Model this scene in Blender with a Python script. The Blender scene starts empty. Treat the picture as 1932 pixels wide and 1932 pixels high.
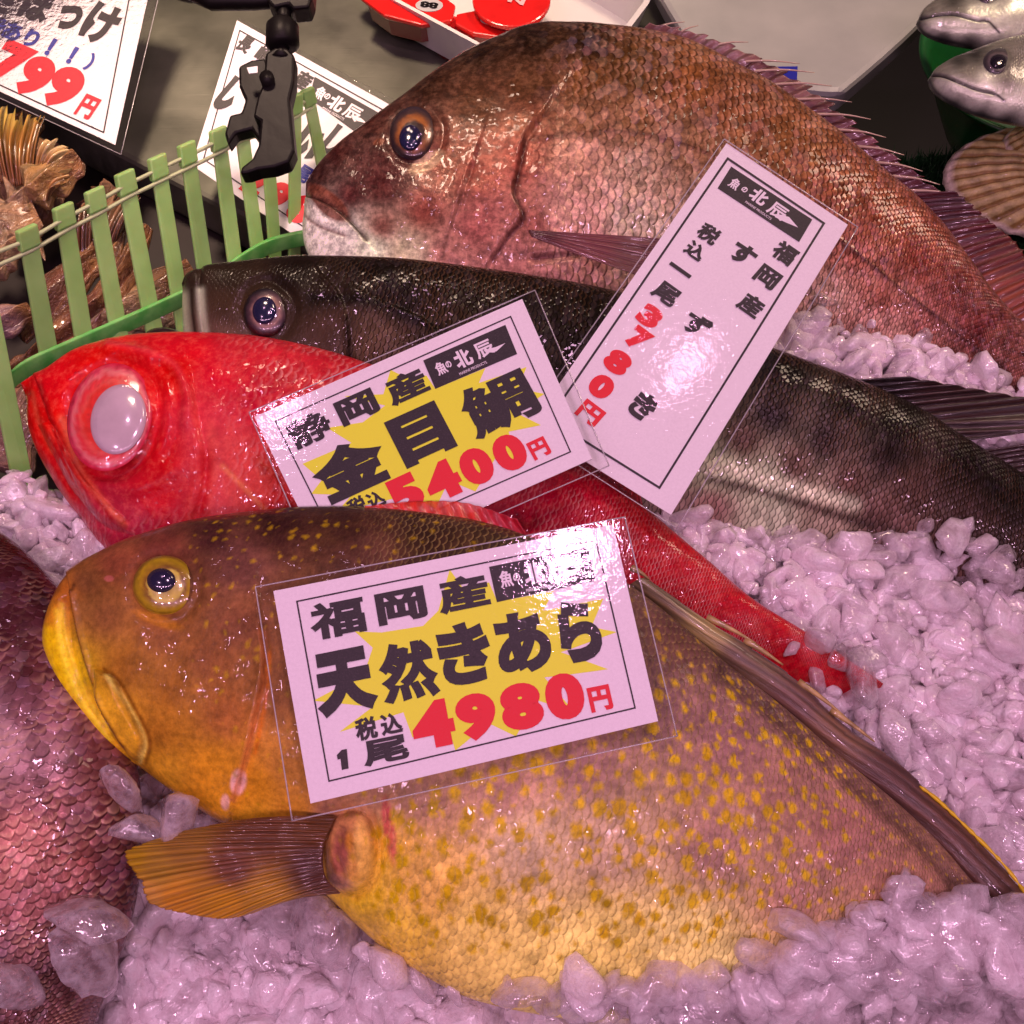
import bpy, math, random
import numpy as np
from mathutils import Vector, Matrix
random.seed(7); RNG = np.random.default_rng(11)
SC = bpy.context.scene
COL = SC.collection

# ------------------------------------------------------------------ camera
TILT = math.radians(32.0); DIST = 0.56; FOV = math.radians(48.0)
cam_data = bpy.data.cameras.new('camera'); cam = bpy.data.objects.new('camera', cam_data); COL.objects.link(cam)
cam_data.sensor_fit = 'HORIZONTAL'; cam_data.sensor_width = 36
cam_data.lens = 18 / math.tan(FOV / 2); cam_data.clip_start = 0.01; cam_data.clip_end = 50
CAM = np.array([0, -DIST * math.sin(TILT), DIST * math.cos(TILT)])
cam.location = CAM; cam.rotation_euler = (TILT, 0, 0)
SC.camera = cam
CR = np.array([1.0, 0, 0]); CU = np.array([0, math.cos(TILT), math.sin(TILT)]); CF = np.array([0, math.sin(TILT), -math.cos(TILT)])
FPX = 966 / math.tan(FOV / 2)          # photo plan units: 1932 x 1932

# ------------------------------------------------------------------ view / world / lamps
SC.view_settings.view_transform = 'Standard'; SC.view_settings.look = 'None'
SC.view_settings.exposure = 0.0; SC.view_settings.gamma = 1.0
SC.render.engine = 'CYCLES'
SC.cycles.max_bounces = 10; SC.cycles.transparent_max_bounces = 24; SC.cycles.transmission_bounces = 8
SC.cycles.caustics_reflective = False; SC.cycles.caustics_refractive = False
SC.cycles.use_denoising = True
W = bpy.data.worlds.new('World'); SC.world = W; W.use_nodes = True
W.node_tree.nodes['Background'].inputs[0].default_value = (1.0, 0.58, 0.70, 1)
W.node_tree.nodes['Background'].inputs[1].default_value = 0.07

def lamp(name, loc, target, size, power, color, sy=None, spread=180):
    d = bpy.data.lights.new(name, 'AREA'); d.size = size; d.energy = power; d.color = color; d.spread = math.radians(spread)
    if sy: d.shape = 'RECTANGLE'; d.size_y = sy
    o = bpy.data.objects.new(name, d); COL.objects.link(o); o.location = loc
    o.rotation_euler = (Vector(target) - Vector(loc)).to_track_quat('-Z', 'Y').to_euler()
    return o
PINK = (1.0, 0.52, 0.81); WARM = (1.0, 0.70, 0.53)
lamp('pink_lamp', (0.070, -0.029, 1.00), (0.03, -0.05, 0), 0.08, 2.0, PINK)
lamp('pink_lamp', (0.217, 0.232, 1.00), (0.1, 0.0, 0), 0.04, 0.35, PINK)
lamp('pink_lamp', (-0.294, 0.204, 1.00), (-0.1, 0.0, 0), 0.04, 0.4, PINK)
lamp('pink_lamp', (-0.45, -0.25, 0.95), (-0.1, -0.1, 0), 0.04, 1.0, PINK)
for i_ in range(7):
    lamp('pink_row_lamp', (-0.60 + 0.20 * i_, -0.56 - 0.02 * (i_ % 2), 0.80), (-0.12 + 0.04 * i_, -0.08, 0), 0.035, 0.77, PINK)
lamp('warm_lamp', (0.65, 0.62, 1.0), (0.12, 0.46, -0.05), 0.25, 1.25, WARM, None, 60)
lamp('warm_lamp', (-0.24, 0.52, 1.0), (-0.29, 0.42, -0.05), 0.15, 1.6, WARM, None, 50)  # extra lamp, added to brighten the sign at the top left

# ------------------------------------------------------------------ projection helpers
def ray(px, py):
    px = np.asarray(px, float); py = np.asarray(py, float)
    d = CF + ((px - 966) / FPX)[..., None] * CR + ((966 - py) / FPX)[..., None] * CU
    return d
class Plane:
    """z = a + b*(y-y0) + c*(x-x0)"""
    def __init__(s, a, b=0.0, c=0.0, x0=0.0, y0=0.0):
        s.a, s.b, s.c, s.x0, s.y0 = a, b, c, x0, y0
        n = np.array([-c, -b, 1.0]); s.n = n / np.linalg.norm(n)
    def z(s, x, y): return s.a + s.b * (y - s.y0) + s.c * (x - s.x0)
    def at(s, px, py, h=0.0):
        d = ray(px, py)
        k = s.a + h - s.b * s.y0 - s.c * s.x0
        t = (k + s.b * CAM[1] + s.c * CAM[0] - CAM[2]) / (d[..., 2] - s.b * d[..., 1] - s.c * d[..., 0])
        return CAM + t[..., None] * d
def at(px, py, z=0.0): return Plane(z).at(px, py)
def anchored(px, py, z, b=0.0, c=0.0):
    p = at(px, py, z); return Plane(z, b, c, p[0], p[1])
def proj(P):
    v = np.asarray(P) - CAM
    w = v @ CF
    return np.stack([966 + FPX * (v @ CR) / w, 966 - FPX * (v @ CU) / w], -1)
BED = Plane(0.004, 0.08)

def catmull(pts, n):
    P = np.asarray(pts, float); m = len(P)
    ext = np.vstack([2 * P[0] - P[1], P, 2 * P[-1] - P[-2]])
    t = np.linspace(0, m - 1, n); i = np.minimum(t.astype(int), m - 2); f = (t - i)[:, None]
    p0, p1, p2, p3 = ext[i], ext[i + 1], ext[i + 2], ext[i + 3]
    return 0.5 * ((2 * p1) + (-p0 + p2) * f + (2 * p0 - 5 * p1 + 4 * p2 - p3) * f ** 2 + (-p0 + 3 * p1 - 3 * p2 + p3) * f ** 3)
def resample(pts, n):
    """even arc-length resample of a smooth curve through pts"""
    c = catmull(pts, 40 * len(pts)); L = np.r_[0, np.cumsum(np.linalg.norm(np.diff(c, axis=0), axis=1))]
    t = np.linspace(0, L[-1], n)
    return np.stack([np.interp(t, L, c[:, k]) for k in range(c.shape[1])], -1)
def polydist(Q, poly, closed=False):
    """distance and sign (cross) of points Q to polyline"""
    poly = np.asarray(poly, float)
    if closed: poly = np.vstack([poly, poly[:1]])
    best = np.full(len(Q), 1e9); sgn = np.ones(len(Q))
    for a, b in zip(poly[:-1], poly[1:]):
        ab = b - a; t = np.clip(((Q - a) @ ab) / max(ab @ ab, 1e-12), 0, 1)
        d = Q - (a + t[:, None] * ab); L = np.hypot(d[:, 0], d[:, 1])
        m = L < best; best[m] = L[m]
        cr = ab[0] * (Q[:, 1] - a[1]) - ab[1] * (Q[:, 0] - a[0])
        sgn[m] = np.sign(cr)[m]
    return best, sgn
def inside(Q, poly):
    poly = np.asarray(poly, float); r = np.zeros(len(Q), bool); n = len(poly); j = n - 1
    for i in range(n):
        xi, yi = poly[i]; xj, yj = poly[j]
        c = ((yi > Q[:, 1]) != (yj > Q[:, 1])) & (Q[:, 0] < (xj - xi) * (Q[:, 1] - yi) / (yj - yi + 1e-12) + xi)
        r ^= c; j = i
    return r
def lin(c):
    c = np.asarray(c, float) / 255
    return np.where(c <= 0.04045, c / 12.92, ((c + 0.055) / 1.055) ** 2.4)
TINT = np.array([1.05, 0.56, 0.84]); TINTB = np.array([0.85, 0.56, 0.50])
def al(r, g, b, tint=TINT):
    g = g - .27 * max(0, r - g); b = b * .9
    v = lin((r, max(g, 2), b)) / tint
    return np.clip(v * min(1, v.max() / .45) ** .42, 0.002, 0.92)
def alb(r, g, b): return np.clip(lin((r, g, b)) / TINTB, 0.002, 0.92)
def c4(c): return (float(c[0]), float(c[1]), float(c[2]), 1.0)

# value noise in numpy
def vnoise(P, scale, seed=0):
    r = np.random.default_rng(seed); T = r.random((64, 64, 64)); Q = P * scale + 100.0
    i = np.floor(Q).astype(int); f = Q - i; f = f * f * (3 - 2 * f); out = 0
    for dx in (0, 1):
        for dy in (0, 1):
            for dz in (0, 1):
                w = (f[:, 0] if dx else 1 - f[:, 0]) * (f[:, 1] if dy else 1 - f[:, 1]) * (f[:, 2] if dz else 1 - f[:, 2])
                out = out + w * T[(i[:, 0] + dx) % 64, (i[:, 1] + dy) % 64, (i[:, 2] + dz) % 64]
    return out * 2 - 1

# ------------------------------------------------------------------ object helpers
def mesh_obj(name, verts, faces, mat=None, parent=None, smooth=True):
    me = bpy.data.meshes.new(name)
    verts = np.asarray(verts, float)
    if isinstance(faces, np.ndarray):
        me.vertices.add(len(verts)); me.vertices.foreach_set('co', verts.ravel())
        k = faces.shape[1]; me.loops.add(faces.size); me.loops.foreach_set('vertex_index', faces.ravel().astype(np.int32))
        me.polygons.add(len(faces)); me.polygons.foreach_set('loop_start', np.arange(0, faces.size, k, dtype=np.int32))
        me.update(calc_edges=True); me.validate()
    else:
        me.from_pydata([tuple(v) for v in verts], [], [tuple(f) for f in faces]); me.update()
    if smooth: me.polygons.foreach_set('use_smooth', np.ones(len(me.polygons), bool))
    if mat: me.materials.append(mat)
    o = bpy.data.objects.new(name, me); COL.objects.link(o)
    if parent: set_parent(o, parent)
    return o
def set_parent(o, p):
    o.parent = p
    q = p; loc = Vector((0, 0, 0))
    while q is not None: loc += q.location; q = q.parent     # empties carry translation only
    o.location = o.location - loc
def tag(o, label=None, cat=None, group=None, kind=None):
    if label: o['label'] = label
    if cat: o['category'] = cat
    if group: o['group'] = group
    if kind: o['kind'] = kind
    return o
def thing(name, loc, label, cat, group=None):
    o = bpy.data.objects.new(name, None); COL.objects.link(o); o.location = [float(v) for v in loc]; o.empty_display_size = .02
    return tag(o, label, cat, group)
def setcol(o, cols, name='col'):
    a = o.data.attributes.new(name, 'FLOAT_COLOR', 'POINT')
    C = np.ones((len(o.data.vertices), 4)); C[:, :cols.shape[1]] = cols; a.data.foreach_set('color', C.ravel())
def grid_faces(nu, nv, wrap=False):
    i, j = np.meshgrid(np.arange(nu - 1), np.arange(nv if wrap else nv - 1), indexing='ij')
    j2 = (j + 1) % nv
    return np.stack([i * nv + j, (i + 1) * nv + j, (i + 1) * nv + j2, i * nv + j2], -1).reshape(-1, 4)
def solidify(o, t, off=0.0):
    m = o.modifiers.new('thick', 'SOLIDIFY'); m.thickness = t; m.offset = off
def bevel(o, w, seg=2):
    m = o.modifiers.new('bevel', 'BEVEL'); m.width = w; m.segments = seg; m.limit_method = 'ANGLE'
def prism(name, ptsA, ptsB, mat, parent=None, bev=0.0, smooth=False):
    """solid between two matching 3D polygons"""
    n = len(ptsA); V = list(ptsA) + list(ptsB)
    F = [tuple(range(n)), tuple(range(2 * n - 1, n - 1, -1))] + [(i, i + n, (i + 1) % n + n, (i + 1) % n) for i in range(n)]
    o = mesh_obj(name, V, F, mat, parent, smooth)
    import bmesh
    bm = bmesh.new(); bm.from_mesh(o.data); bmesh.ops.recalc_face_normals(bm, faces=bm.faces); bm.to_mesh(o.data); bm.free()
    if bev: bevel(o, bev)
    return o
def tube(name, pts, r, mat, parent=None, seg=12, caps=True):
    pts = np.asarray(pts, float); n = len(pts); r = np.broadcast_to(np.asarray(r, float), (n,))
    T = np.gradient(pts, axis=0); T /= np.linalg.norm(T, axis=1)[:, None] + 1e-12
    up = np.array([0, 0, 1.0]) if abs(T[0, 2]) < .9 else np.array([1.0, 0, 0])
    V = []
    for i in range(n):
        a = np.cross(T[i], up); a /= np.linalg.norm(a) + 1e-12; b = np.cross(T[i], a)
        for k in range(seg):
            th = 2 * math.pi * k / seg; V.append(pts[i] + r[i] * (math.cos(th) * a + math.sin(th) * b))
    F = [tuple(f) for f in grid_faces(n, seg, True)]
    if caps: F += [tuple(range(seg)), tuple(range((n - 1) * seg + seg - 1, (n - 1) * seg - 1, -1))]
    return mesh_obj(name, V, F, mat, parent)

# ------------------------------------------------------------------ material helpers
class NT:
    def __init__(s, name):
        s.m = bpy.data.materials.new(name); s.m.use_nodes = True; s.t = s.m.node_tree
        s.p = s.t.nodes['Principled BSDF']; s.out = s.t.nodes['Material Output']
    def n(s, typ, ins=None, **kw):
        nd = s.t.nodes.new(typ)
        for k, v in kw.items(): setattr(nd, k, v)
        for k, v in (ins or {}).items(): s.set(nd, k, v)
        return nd
    def set(s, nd, k, v):
        sock = nd.inputs[k]
        if isinstance(v, bpy.types.NodeSocket): s.t.links.new(v, sock)
        else:
            if hasattr(v, '__len__') and len(v) == 3 and sock.type == 'RGBA': v = (*[float(x) for x in v], 1.0)
            sock.default_value = v
    def P(s, **kw):
        for k, v in kw.items(): s.set(s.p, k.replace('_', ' '), v)
    def math(s, op, a, b=0.0, c=None, clamp=False):
        d = {0: a, 1: b}
        if c is not None: d[2] = c
        return s.n('ShaderNodeMath', d, operation=op, use_clamp=clamp).outputs[0]
    def vm(s, op, a, b=(0, 0, 0), scale=None):
        nd = s.n('ShaderNodeVectorMath', {0: a}, operation=op)
        if scale is not None: s.set(nd, 3, scale)
        elif op not in ('LENGTH',): s.set(nd, 1, b)
        return nd.outputs[1] if op in ('LENGTH', 'DOT_PRODUCT') else nd.outputs[0]
    def attr(s, name, out='Color'): return s.n('ShaderNodeAttribute', attribute_name=name).outputs[out]
    def obj(s): return s.n('ShaderNodeTexCoord').outputs['Object']
    def noise(s, vec, scale, detail=3, rough=.5, out='Fac', dist=0):
        return s.n('ShaderNodeTexNoise', {'Vector': vec, 'Scale': scale, 'Detail': detail, 'Roughness': rough, 'Distortion': dist}).outputs[out]
    def ramp(s, fac, stops, interp='LINEAR'):
        nd = s.n('ShaderNodeValToRGB', {'Fac': fac}); cr = nd.color_ramp; cr.interpolation = interp
        while len(cr.elements) < len(stops): cr.elements.new(.5)
        for e, (p, c) in zip(cr.elements, stops):
            e.position = p; e.color = c4(c) if hasattr(c, '__len__') else (c, c, c, 1)
        return nd.outputs[0]
    def mix(s, fac, a, b, blend='MIX'):
        nd = s.n('ShaderNodeMix', data_type='RGBA', blend_type=blend)
        s.set(nd, 0, fac); s.set(nd, 6, a); s.set(nd, 7, b); return nd.outputs[2]
    def maprange(s, v, a, b, c, d):
        return s.n('ShaderNodeMapRange', {0: v, 1: a, 2: b, 3: c, 4: d}).outputs[0]
    def bump(s, h, dist, strength=1.0, normal=None):
        d = {'Height': h, 'Distance': dist, 'Strength': strength}
        if normal is not None: d['Normal'] = normal
        return s.n('ShaderNodeBump', d).outputs[0]

def simple(name, col, rough=.5, metal=0.0, bumpscale=None, bumpdist=.0003, var=0.0, coat=0.0, emit=None, sss=0.0):
    t = NT(name); t.P(Base_Color=c4(col), Roughness=rough, Metallic=metal, Coat_Weight=coat)
    if var or bumpscale:
        o = t.obj(); nz = t.noise(o, bumpscale or 60, 4)
        if var:
            k = t.maprange(nz, .3, .7, 1 - var, 1 + var)
            t.P(Base_Color=t.vm('SCALE', c4(col)[:3], scale=k))
        if bumpscale: t.P(Normal=t.bump(nz, bumpdist))
    if sss: t.P(Subsurface_Weight=sss, Subsurface_Radius=(.01, .006, .006), Subsurface_Scale=.5)
    return t.m
PI = math.pi

# ------------------------------------------------------------------ fish
def scale_nodes(t, size, elong=1.0, rnd=0.3):
    """overlapping round-edged scales in body coordinates (front ones lie over rear ones);
    returns height, per-scale colour, distance to the free edge, du, mask"""
    o = t.obj()
    suv = t.attr('suv', 'Vector')
    sx = t.n('ShaderNodeSeparateXYZ', {0: suv})
    wb = t.n('ShaderNodeSeparateColor', {0: t.noise(o, .22 / size, 2, .5, 'Color')})
    wf = t.n('ShaderNodeSeparateColor', {0: t.noise(o, .9 / size, 1, .5, 'Color')})
    def wob(k): return t.math('ADD', t.math('MULTIPLY', t.math('SUBTRACT', wb.outputs[k], .5), rnd * 3.0), t.math('MULTIPLY', t.math('SUBTRACT', wf.outputs[k], .5), rnd * 1.2))
    u = t.math('ADD', t.math('MULTIPLY', sx.outputs[0], 1 / (size * elong)), wob(0))
    v = t.math('ADD', t.math('MULTIPLY', sx.outputs[1], 1 / size), wob(1))
    def cand(off):
        row = t.math('FLOOR', t.math('ADD', v, .5 - off))
        dv = t.math('SUBTRACT', v, t.math('ADD', row, off))
        w = t.math('MULTIPLY', t.math('SQRT', t.math('MAXIMUM', t.math('SUBTRACT', .46, t.math('MULTIPLY', dv, dv)), .0)), 1.0)
        c = t.math('ADD', t.math('CEIL', t.math('SUBTRACT', t.math('SUBTRACT', u, w), off)), off)
        return row, dv, w, c
    A_, B_ = cand(0.0), cand(0.5)
    pickB = t.math('LESS_THAN', B_[3], A_[3])
    def sel(i): return t.n('ShaderNodeMix', {0: pickB, 2: A_[i], 3: B_[i]}, data_type='FLOAT').outputs[0]
    row, dv, w, c = [sel(i) for i in range(4)]
    du = t.math('SUBTRACT', u, c); te = t.math('SUBTRACT', w, du)
    idv = t.n('ShaderNodeCombineXYZ', {0: c, 1: row, 2: pickB}).outputs[0]
    wn = t.n('ShaderNodeTexWhiteNoise', {'Vector': t.vm('ADD', idv, (.31, .17, .7))}, noise_dimensions='3D').outputs['Color']
    r0 = t.n('ShaderNodeSeparateColor', {0: wn}).outputs[2]
    lift = t.maprange(te, 0, .13, 0, 1)
    h = t.math('MULTIPLY', t.math('ADD', t.math('MULTIPLY', du, .55), t.math('SUBTRACT', .35, t.math('MULTIPLY', t.math('MULTIPLY', dv, dv), 1.1))), lift)
    h = t.math('MULTIPLY', h, t.math('ADD', .7, t.math('MULTIPLY', r0, .6)))
    mk = t.math('MULTIPLY', sx.outputs[2], t.maprange(t.noise(o, .09 / size, 3, .6),   .36, .56, .6, 1.0))
    return h, wn, te, du, mk

def fish_material(name, size, elong=1.0, rnd=.3, bump=.0006, edge=.5, edgecol=(0.02, .01, .01), var=.25, rough=.38, coat=.6,
                  metal=0.0, tiplight=0.0, tipcol=(.8, .5, .5), spots=None, grain=None, wet=.00025, iri=0.0, mott=None, gain=1.0, cb=1.0):
    t = NT(name)
    h, cc, dist, du, mask = scale_nodes(t, size, elong, rnd)
    base = t.vm('SCALE', t.attr('col'), scale=gain); o = t.obj()
    r = t.n('ShaderNodeSeparateColor', {0: cc}).outputs[0]
    col = base
    if spots:   # (cell size, threshold, colour, randomness): pigment dots, some merging
        ssize, thr, scol = spots
        w = t.noise(o, 260, 3, .6, 'Color'); suv = t.attr('suv', 'Vector')
        wv = t.vm('ADD', suv, t.vm('SCALE', t.vm('SUBTRACT', w, (.5, .5, .5)), scale=.0050))
        v2 = t.n('ShaderNodeTexVoronoi', {'Vector': wv, 'Scale': 1 / ssize, 'Randomness': .85}, voronoi_dimensions='2D')
        rr = t.n('ShaderNodeSeparateColor', {0: v2.outputs['Color']})
        big = t.math('SUBTRACT', t.math('MULTIPLY', t.math('ADD', rr.outputs[0], .35), thr), t.math('MULTIPLY', t.math('SUBTRACT', 1.0, t.attr('col', 'Alpha')), .42))
        sp = t.maprange(t.math('SUBTRACT', big, v2.outputs['Distance']), -.06, .20, 0, 1)
        sp = t.math('MULTIPLY', sp, t.maprange(t.attr('col', 'Alpha'), 0, .4, 0, 1))
        sp = t.math('MULTIPLY', sp, t.maprange(t.attr('col', 'Alpha'), .35, .8, .45, .95))
        sc2 = t.mix(t.math('MULTIPLY', rr.outputs[1], .5), scol, (scol[0] * .75, scol[1] * .62, scol[2] * .6))
        col = t.mix(sp, col, sc2)
    k = t.math('ADD', t.math('MULTIPLY', t.math('SUBTRACT', r, .5), 2 * var), 1.0)
    k = t.math('ADD', t.math('MULTIPLY', t.math('SUBTRACT', k, 1.0), mask), 1.0)
    nz = t.noise(o, 45, 4, .6)
    k = t.math('MULTIPLY', k, t.maprange(nz, .3, .7, .82, 1.18))
    col = t.vm('SCALE', col, scale=k)
    e = t.math('MULTIPLY', t.maprange(dist, .02, .20, 1, 0), t.math('MULTIPLY', mask, edge))
    col = t.mix(e, col, edgecol)
    if tiplight:
        tl = t.math('MULTIPLY', t.math('MULTIPLY', t.maprange(dist, .40, .22, 0, 1), t.maprange(dist, .10, .18, 0, 1)), t.math('MULTIPLY', mask, tiplight))
        tl = t.math('MULTIPLY', tl, t.maprange(t.noise(o, 70, 2), .4, .62, 0, 1))
        col = t.mix(tl, col, tipcol)
    if grain:
        g = t.noise(t.vm('MULTIPLY', o, grain[1]), grain[0], 3, .7)
        col = t.vm('SCALE', col, scale=t.maprange(g, .35, .65, 1 - grain[2], 1 + grain[2]))
    if iri:
        ic = t.n('ShaderNodeSeparateColor', {0: cc}).outputs[1]
        ir = t.ramp(ic, [(0, (.9, .45, .6)), (.35, (.75, .6, .75)), (.6, (.65, .8, .55)), (.8, (.6, .55, .9)), (1, (1, .7, .6))])
        col = t.mix(t.math('MULTIPLY', t.math('MULTIPLY', t.maprange(r, .45, .9, 0, 1), mask), iri), col, ir)
    if mott:
        mn = t.noise(o, mott[0], 5, .72); col = t.mix(t.math('MULTIPLY', t.maprange(mn, .48, .66, 0, 1), mott[2]), t.vm('SCALE', col, scale=t.maprange(mn, .35, .65, 1 - mott[3], 1 + mott[3])), mott[1])
    fine = t.noise(o, 420, 3, .65)
    mid = t.noise(o, 110, 3, .6)
    hb = t.math('ADD', t.math('MULTIPLY', t.math('MULTIPLY', h, mask), bump), t.math('ADD', t.math('MULTIPLY', fine, wet * .6), t.math('MULTIPLY', mid, wet * 1.6)))
    nrm = t.bump(hb, 1.0)
    hc = t.math('ADD', t.math('MULTIPLY', t.math('MULTIPLY', h, mask), bump * .30), t.math('ADD', t.math('MULTIPLY', t.noise(o, 190, 1, .4), wet * 1.1), t.math('MULTIPLY', t.noise(o, 85, 1, .4), wet * 4.2)))
    hc = t.math('MULTIPLY', hc, t.maprange(mask, 0, .6, 2.3, 1.0))
    nc = t.bump(hc, 1.0)
    t.P(Base_Color=col, Roughness=rough, Metallic=metal, Coat_Weight=t.math('MULTIPLY', t.math('MULTIPLY', coat * .8, t.maprange(mask, .1, .8, 1.15, cb)), t.maprange(t.noise(o, 26, 3, .6), .35, .6, .35, 1.0)), Coat_Roughness=.03, Coat_IOR=1.34, Normal=nrm, Coat_Normal=nc,
        Specular_IOR_Level=.10, Subsurface_Weight=.06, Subsurface_Scale=.004)
    t.P(Subsurface_Radius=(1, .4, .3))
    return t.m

def curve2(pairs, n):
    A = np.asarray([p[:2] for p in pairs], float); B = np.asarray([p[2:] for p in pairs], float)
    M = np.hstack([A, B]); c = catmull(M, 60 * len(M)); mid = (c[:, :2] + c[:, 2:]) / 2
    L = np.r_[0, np.cumsum(np.linalg.norm(np.diff(mid, axis=0), axis=1) + .3)]
    t = np.linspace(0, L[-1], n)
    return np.stack([np.interp(t, L, c[:, k]) for k in range(4)], -1), t / L[-1]

def fish_body(name, parent, mat, pairs, plane, thick, base_cols, nu=420, nv=170, under=.6, steps=(), paint=(), blobs=(), spotmask=None,
              scalemask=None, pw=2.1, lumps=.0008, skew=0.0, warp=None):
    """pairs: (back x,y, belly x,y) of the outline; thick: [(s, half thickness m)]"""
    S, s = curve2(pairs, nu)
    U = plane.at(S[:, 0], S[:, 1]); Lw = plane.at(S[:, 2], S[:, 3])
    if warp: U = U + plane.n * warp[0]; Lw = Lw + plane.n * warp[1]
    C = (U + Lw) / 2; H = (U - Lw) / 2
    b = np.interp(s, [q[0] for q in thick], [q[1] for q in thick])
    ker = np.hanning(25); ker /= ker.sum(); b = np.convolve(np.pad(b, 12, 'edge'), ker, 'valid')
    e = np.clip(s / .03, 0, 1); b = b * np.sqrt(np.clip(e * (2 - e), .02, 1))
    nt = nv; nb = max(12, nv // 6)
    ph = np.r_[np.linspace(0, PI, nt), np.linspace(PI, 2 * PI, nb + 2)[1:-1]]
    c = np.cos(ph); cc = np.sign(c) * np.abs(c) ** .95
    hgt = np.sign(np.sin(ph)) * np.clip(1 - np.abs(cc) ** pw, 0, 1) ** .5
    hgt = np.where(hgt < 0, hgt * under, hgt)
    P = C[:, None] + H[:, None] * cc[None, :, None] + plane.n * (b[:, None] * (hgt[None, :] + skew * hgt * cc))[..., None]
    NVV = len(ph); V = P.reshape(-1, 3)
    Q = proj(V)
    top = np.tile(np.arange(NVV) < nt, nu)
    off = np.zeros(len(V))
    if lumps: off += lumps * vnoise(V, 38, 3) + lumps * .5 * vnoise(V, 95, 5)
    for st in steps:
        kind, poly, w, dep = st[:4]
        poly = resample(poly, 40)
        d, sg = polydist(Q, poly)
        if kind == 'g': off -= dep * np.exp(-(d / w) ** 2)
        elif kind == 'r': off += dep * np.exp(-(d / w) ** 2)
        elif kind == 's':
            fal = st[4]; sd = d * sg
            off += dep * np.clip(sd / w, 0, 1) * np.exp(-np.clip(sd, 0, None) / fal) - .35 * dep * np.exp(-(np.clip(-sd, 0, None) / w) ** 2) * (sd < 0)
        elif kind == 'p':      # raised patch inside closed outline
            ins = inside(Q, poly); d2, _ = polydist(Q, poly, True)
            off += np.where(ins, dep * np.clip(d2 / w, 0, 1) ** .6, -.25 * dep * np.exp(-(d2 / (w * .5)) ** 2))
    V = V + plane.n * (off * np.where(top, 1, 0))[:, None]
    # pigment, plus highlights and shadow lines painted in on some fish
    bc = np.asarray([q[:2] for q in base_cols], float); bl = np.asarray([q[2] for q in base_cols], float)
    d2 = ((Q[:, None, :] - bc[None]) ** 2).sum(-1) + 200
    w = 1 / d2 ** 1.6; colr = (w[..., None] * bl[None]).sum(1) / w.sum(1)[:, None]
    n1 = vnoise(V, 60, 8)
    for bb in blobs:
        x, y, rx, ry, ang, cl, stg = bb[:7]; soft = bb[7] if len(bb) > 7 else .4
        ca, sa = math.cos(math.radians(ang)), math.sin(math.radians(ang)); dx, dy = Q[:, 0] - x, Q[:, 1] - y
        r = np.hypot((dx * ca + dy * sa) / rx, (-dx * sa + dy * ca) / ry) + .12 * n1
        m = np.clip((1 - r) / soft + .5, 0, 1) * stg; colr = colr * (1 - m[:, None]) + np.asarray(cl) * m[:, None]
    for pp in paint:
        poly, wd, cl, stg = pp[:4]
        d, sg = polydist(Q, resample(poly, 40)); m = np.exp(-(d / wd) ** 2) * stg
        colr = colr * (1 - m[:, None]) + np.asarray(cl) * m[:, None]
    # body coordinates for the scales
    Hl = np.linalg.norm(H, axis=1) * 2; Href = Hl.max()
    ds = np.r_[0, np.linalg.norm(np.diff(C, axis=0), axis=1)]; uu = np.cumsum(ds * Href / np.maximum(Hl, Href * .25))
    arc = np.r_[0, np.cumsum(np.hypot(np.diff(cc), np.diff(hgt) * .45))]; arc = arc / arc[nt - 1]
    suv = np.zeros((nu, NVV, 3)); suv[..., 0] = uu[:, None]; suv[..., 1] = (arc * Href)[None]
    suv = suv.reshape(-1, 3)
    suv[:, 2] = 1.0 if scalemask is None else scalemask(Q, s.repeat(NVV))
    F = grid_faces(nu, NVV, True)
    # end caps
    iv = len(V); V = np.vstack([V, V[:NVV].mean(0), V[(nu - 1) * NVV:nu * NVV].mean(0)])
    colr = np.vstack([colr, colr[:1], colr[-1:]]); suv = np.vstack([suv, suv[:1], suv[-1:]])
    j = np.arange(NVV); j2 = (j + 1) % NVV; k = (nu - 1) * NVV
    me_faces = [tuple(f) for f in F.tolist()] + [(iv, int(b_), int(a_)) for a_, b_ in zip(j, j2)] + [(iv + 1, int(k + a_), int(k + b_)) for a_, b_ in zip(j, j2)]
    o = mesh_obj(name, V, me_faces, mat, parent)
    import bmesh
    bm = bmesh.new(); bm.from_mesh(o.data); bmesh.ops.recalc_face_normals(bm, faces=bm.faces); bm.to_mesh(o.data); bm.free()
    al_ = np.ones(len(V)) * (0 if spotmask is None else 1)
    if spotmask is not None: al_ = np.r_[spotmask(Q), 0, 0]
    setcol(o, np.hstack([np.clip(colr, .001, .95), al_[:, None]])); setcol(o, suv, 'suv')
    BODIES[name + str(len(BODIES))] = (V[:nu * NVV][top], Q[top], plane, pairs)
    o['_k'] = 0; del o['_k']
    return o, (V[:nu * NVV][top], Q[top], plane)
BODIES = {}

def surf(body, px, py):
    V, Q, pl = body
    d = (Q[:, 0] - px) ** 2 + (Q[:, 1] - py) ** 2
    i = np.argsort(d)[:6]
    h = ((V[i] - pl.at(966, 966)) @ pl.n).mean()
    return pl.at(px, py, 0) if False else plane_point(pl, px, py, h)
def plane_point(pl, px, py, h):
    d = ray(px, py); p0 = pl.at(966, 966) + pl.n * h
    t = ((p0 - CAM) @ pl.n) / (d @ pl.n)
    return CAM + d * t

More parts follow.
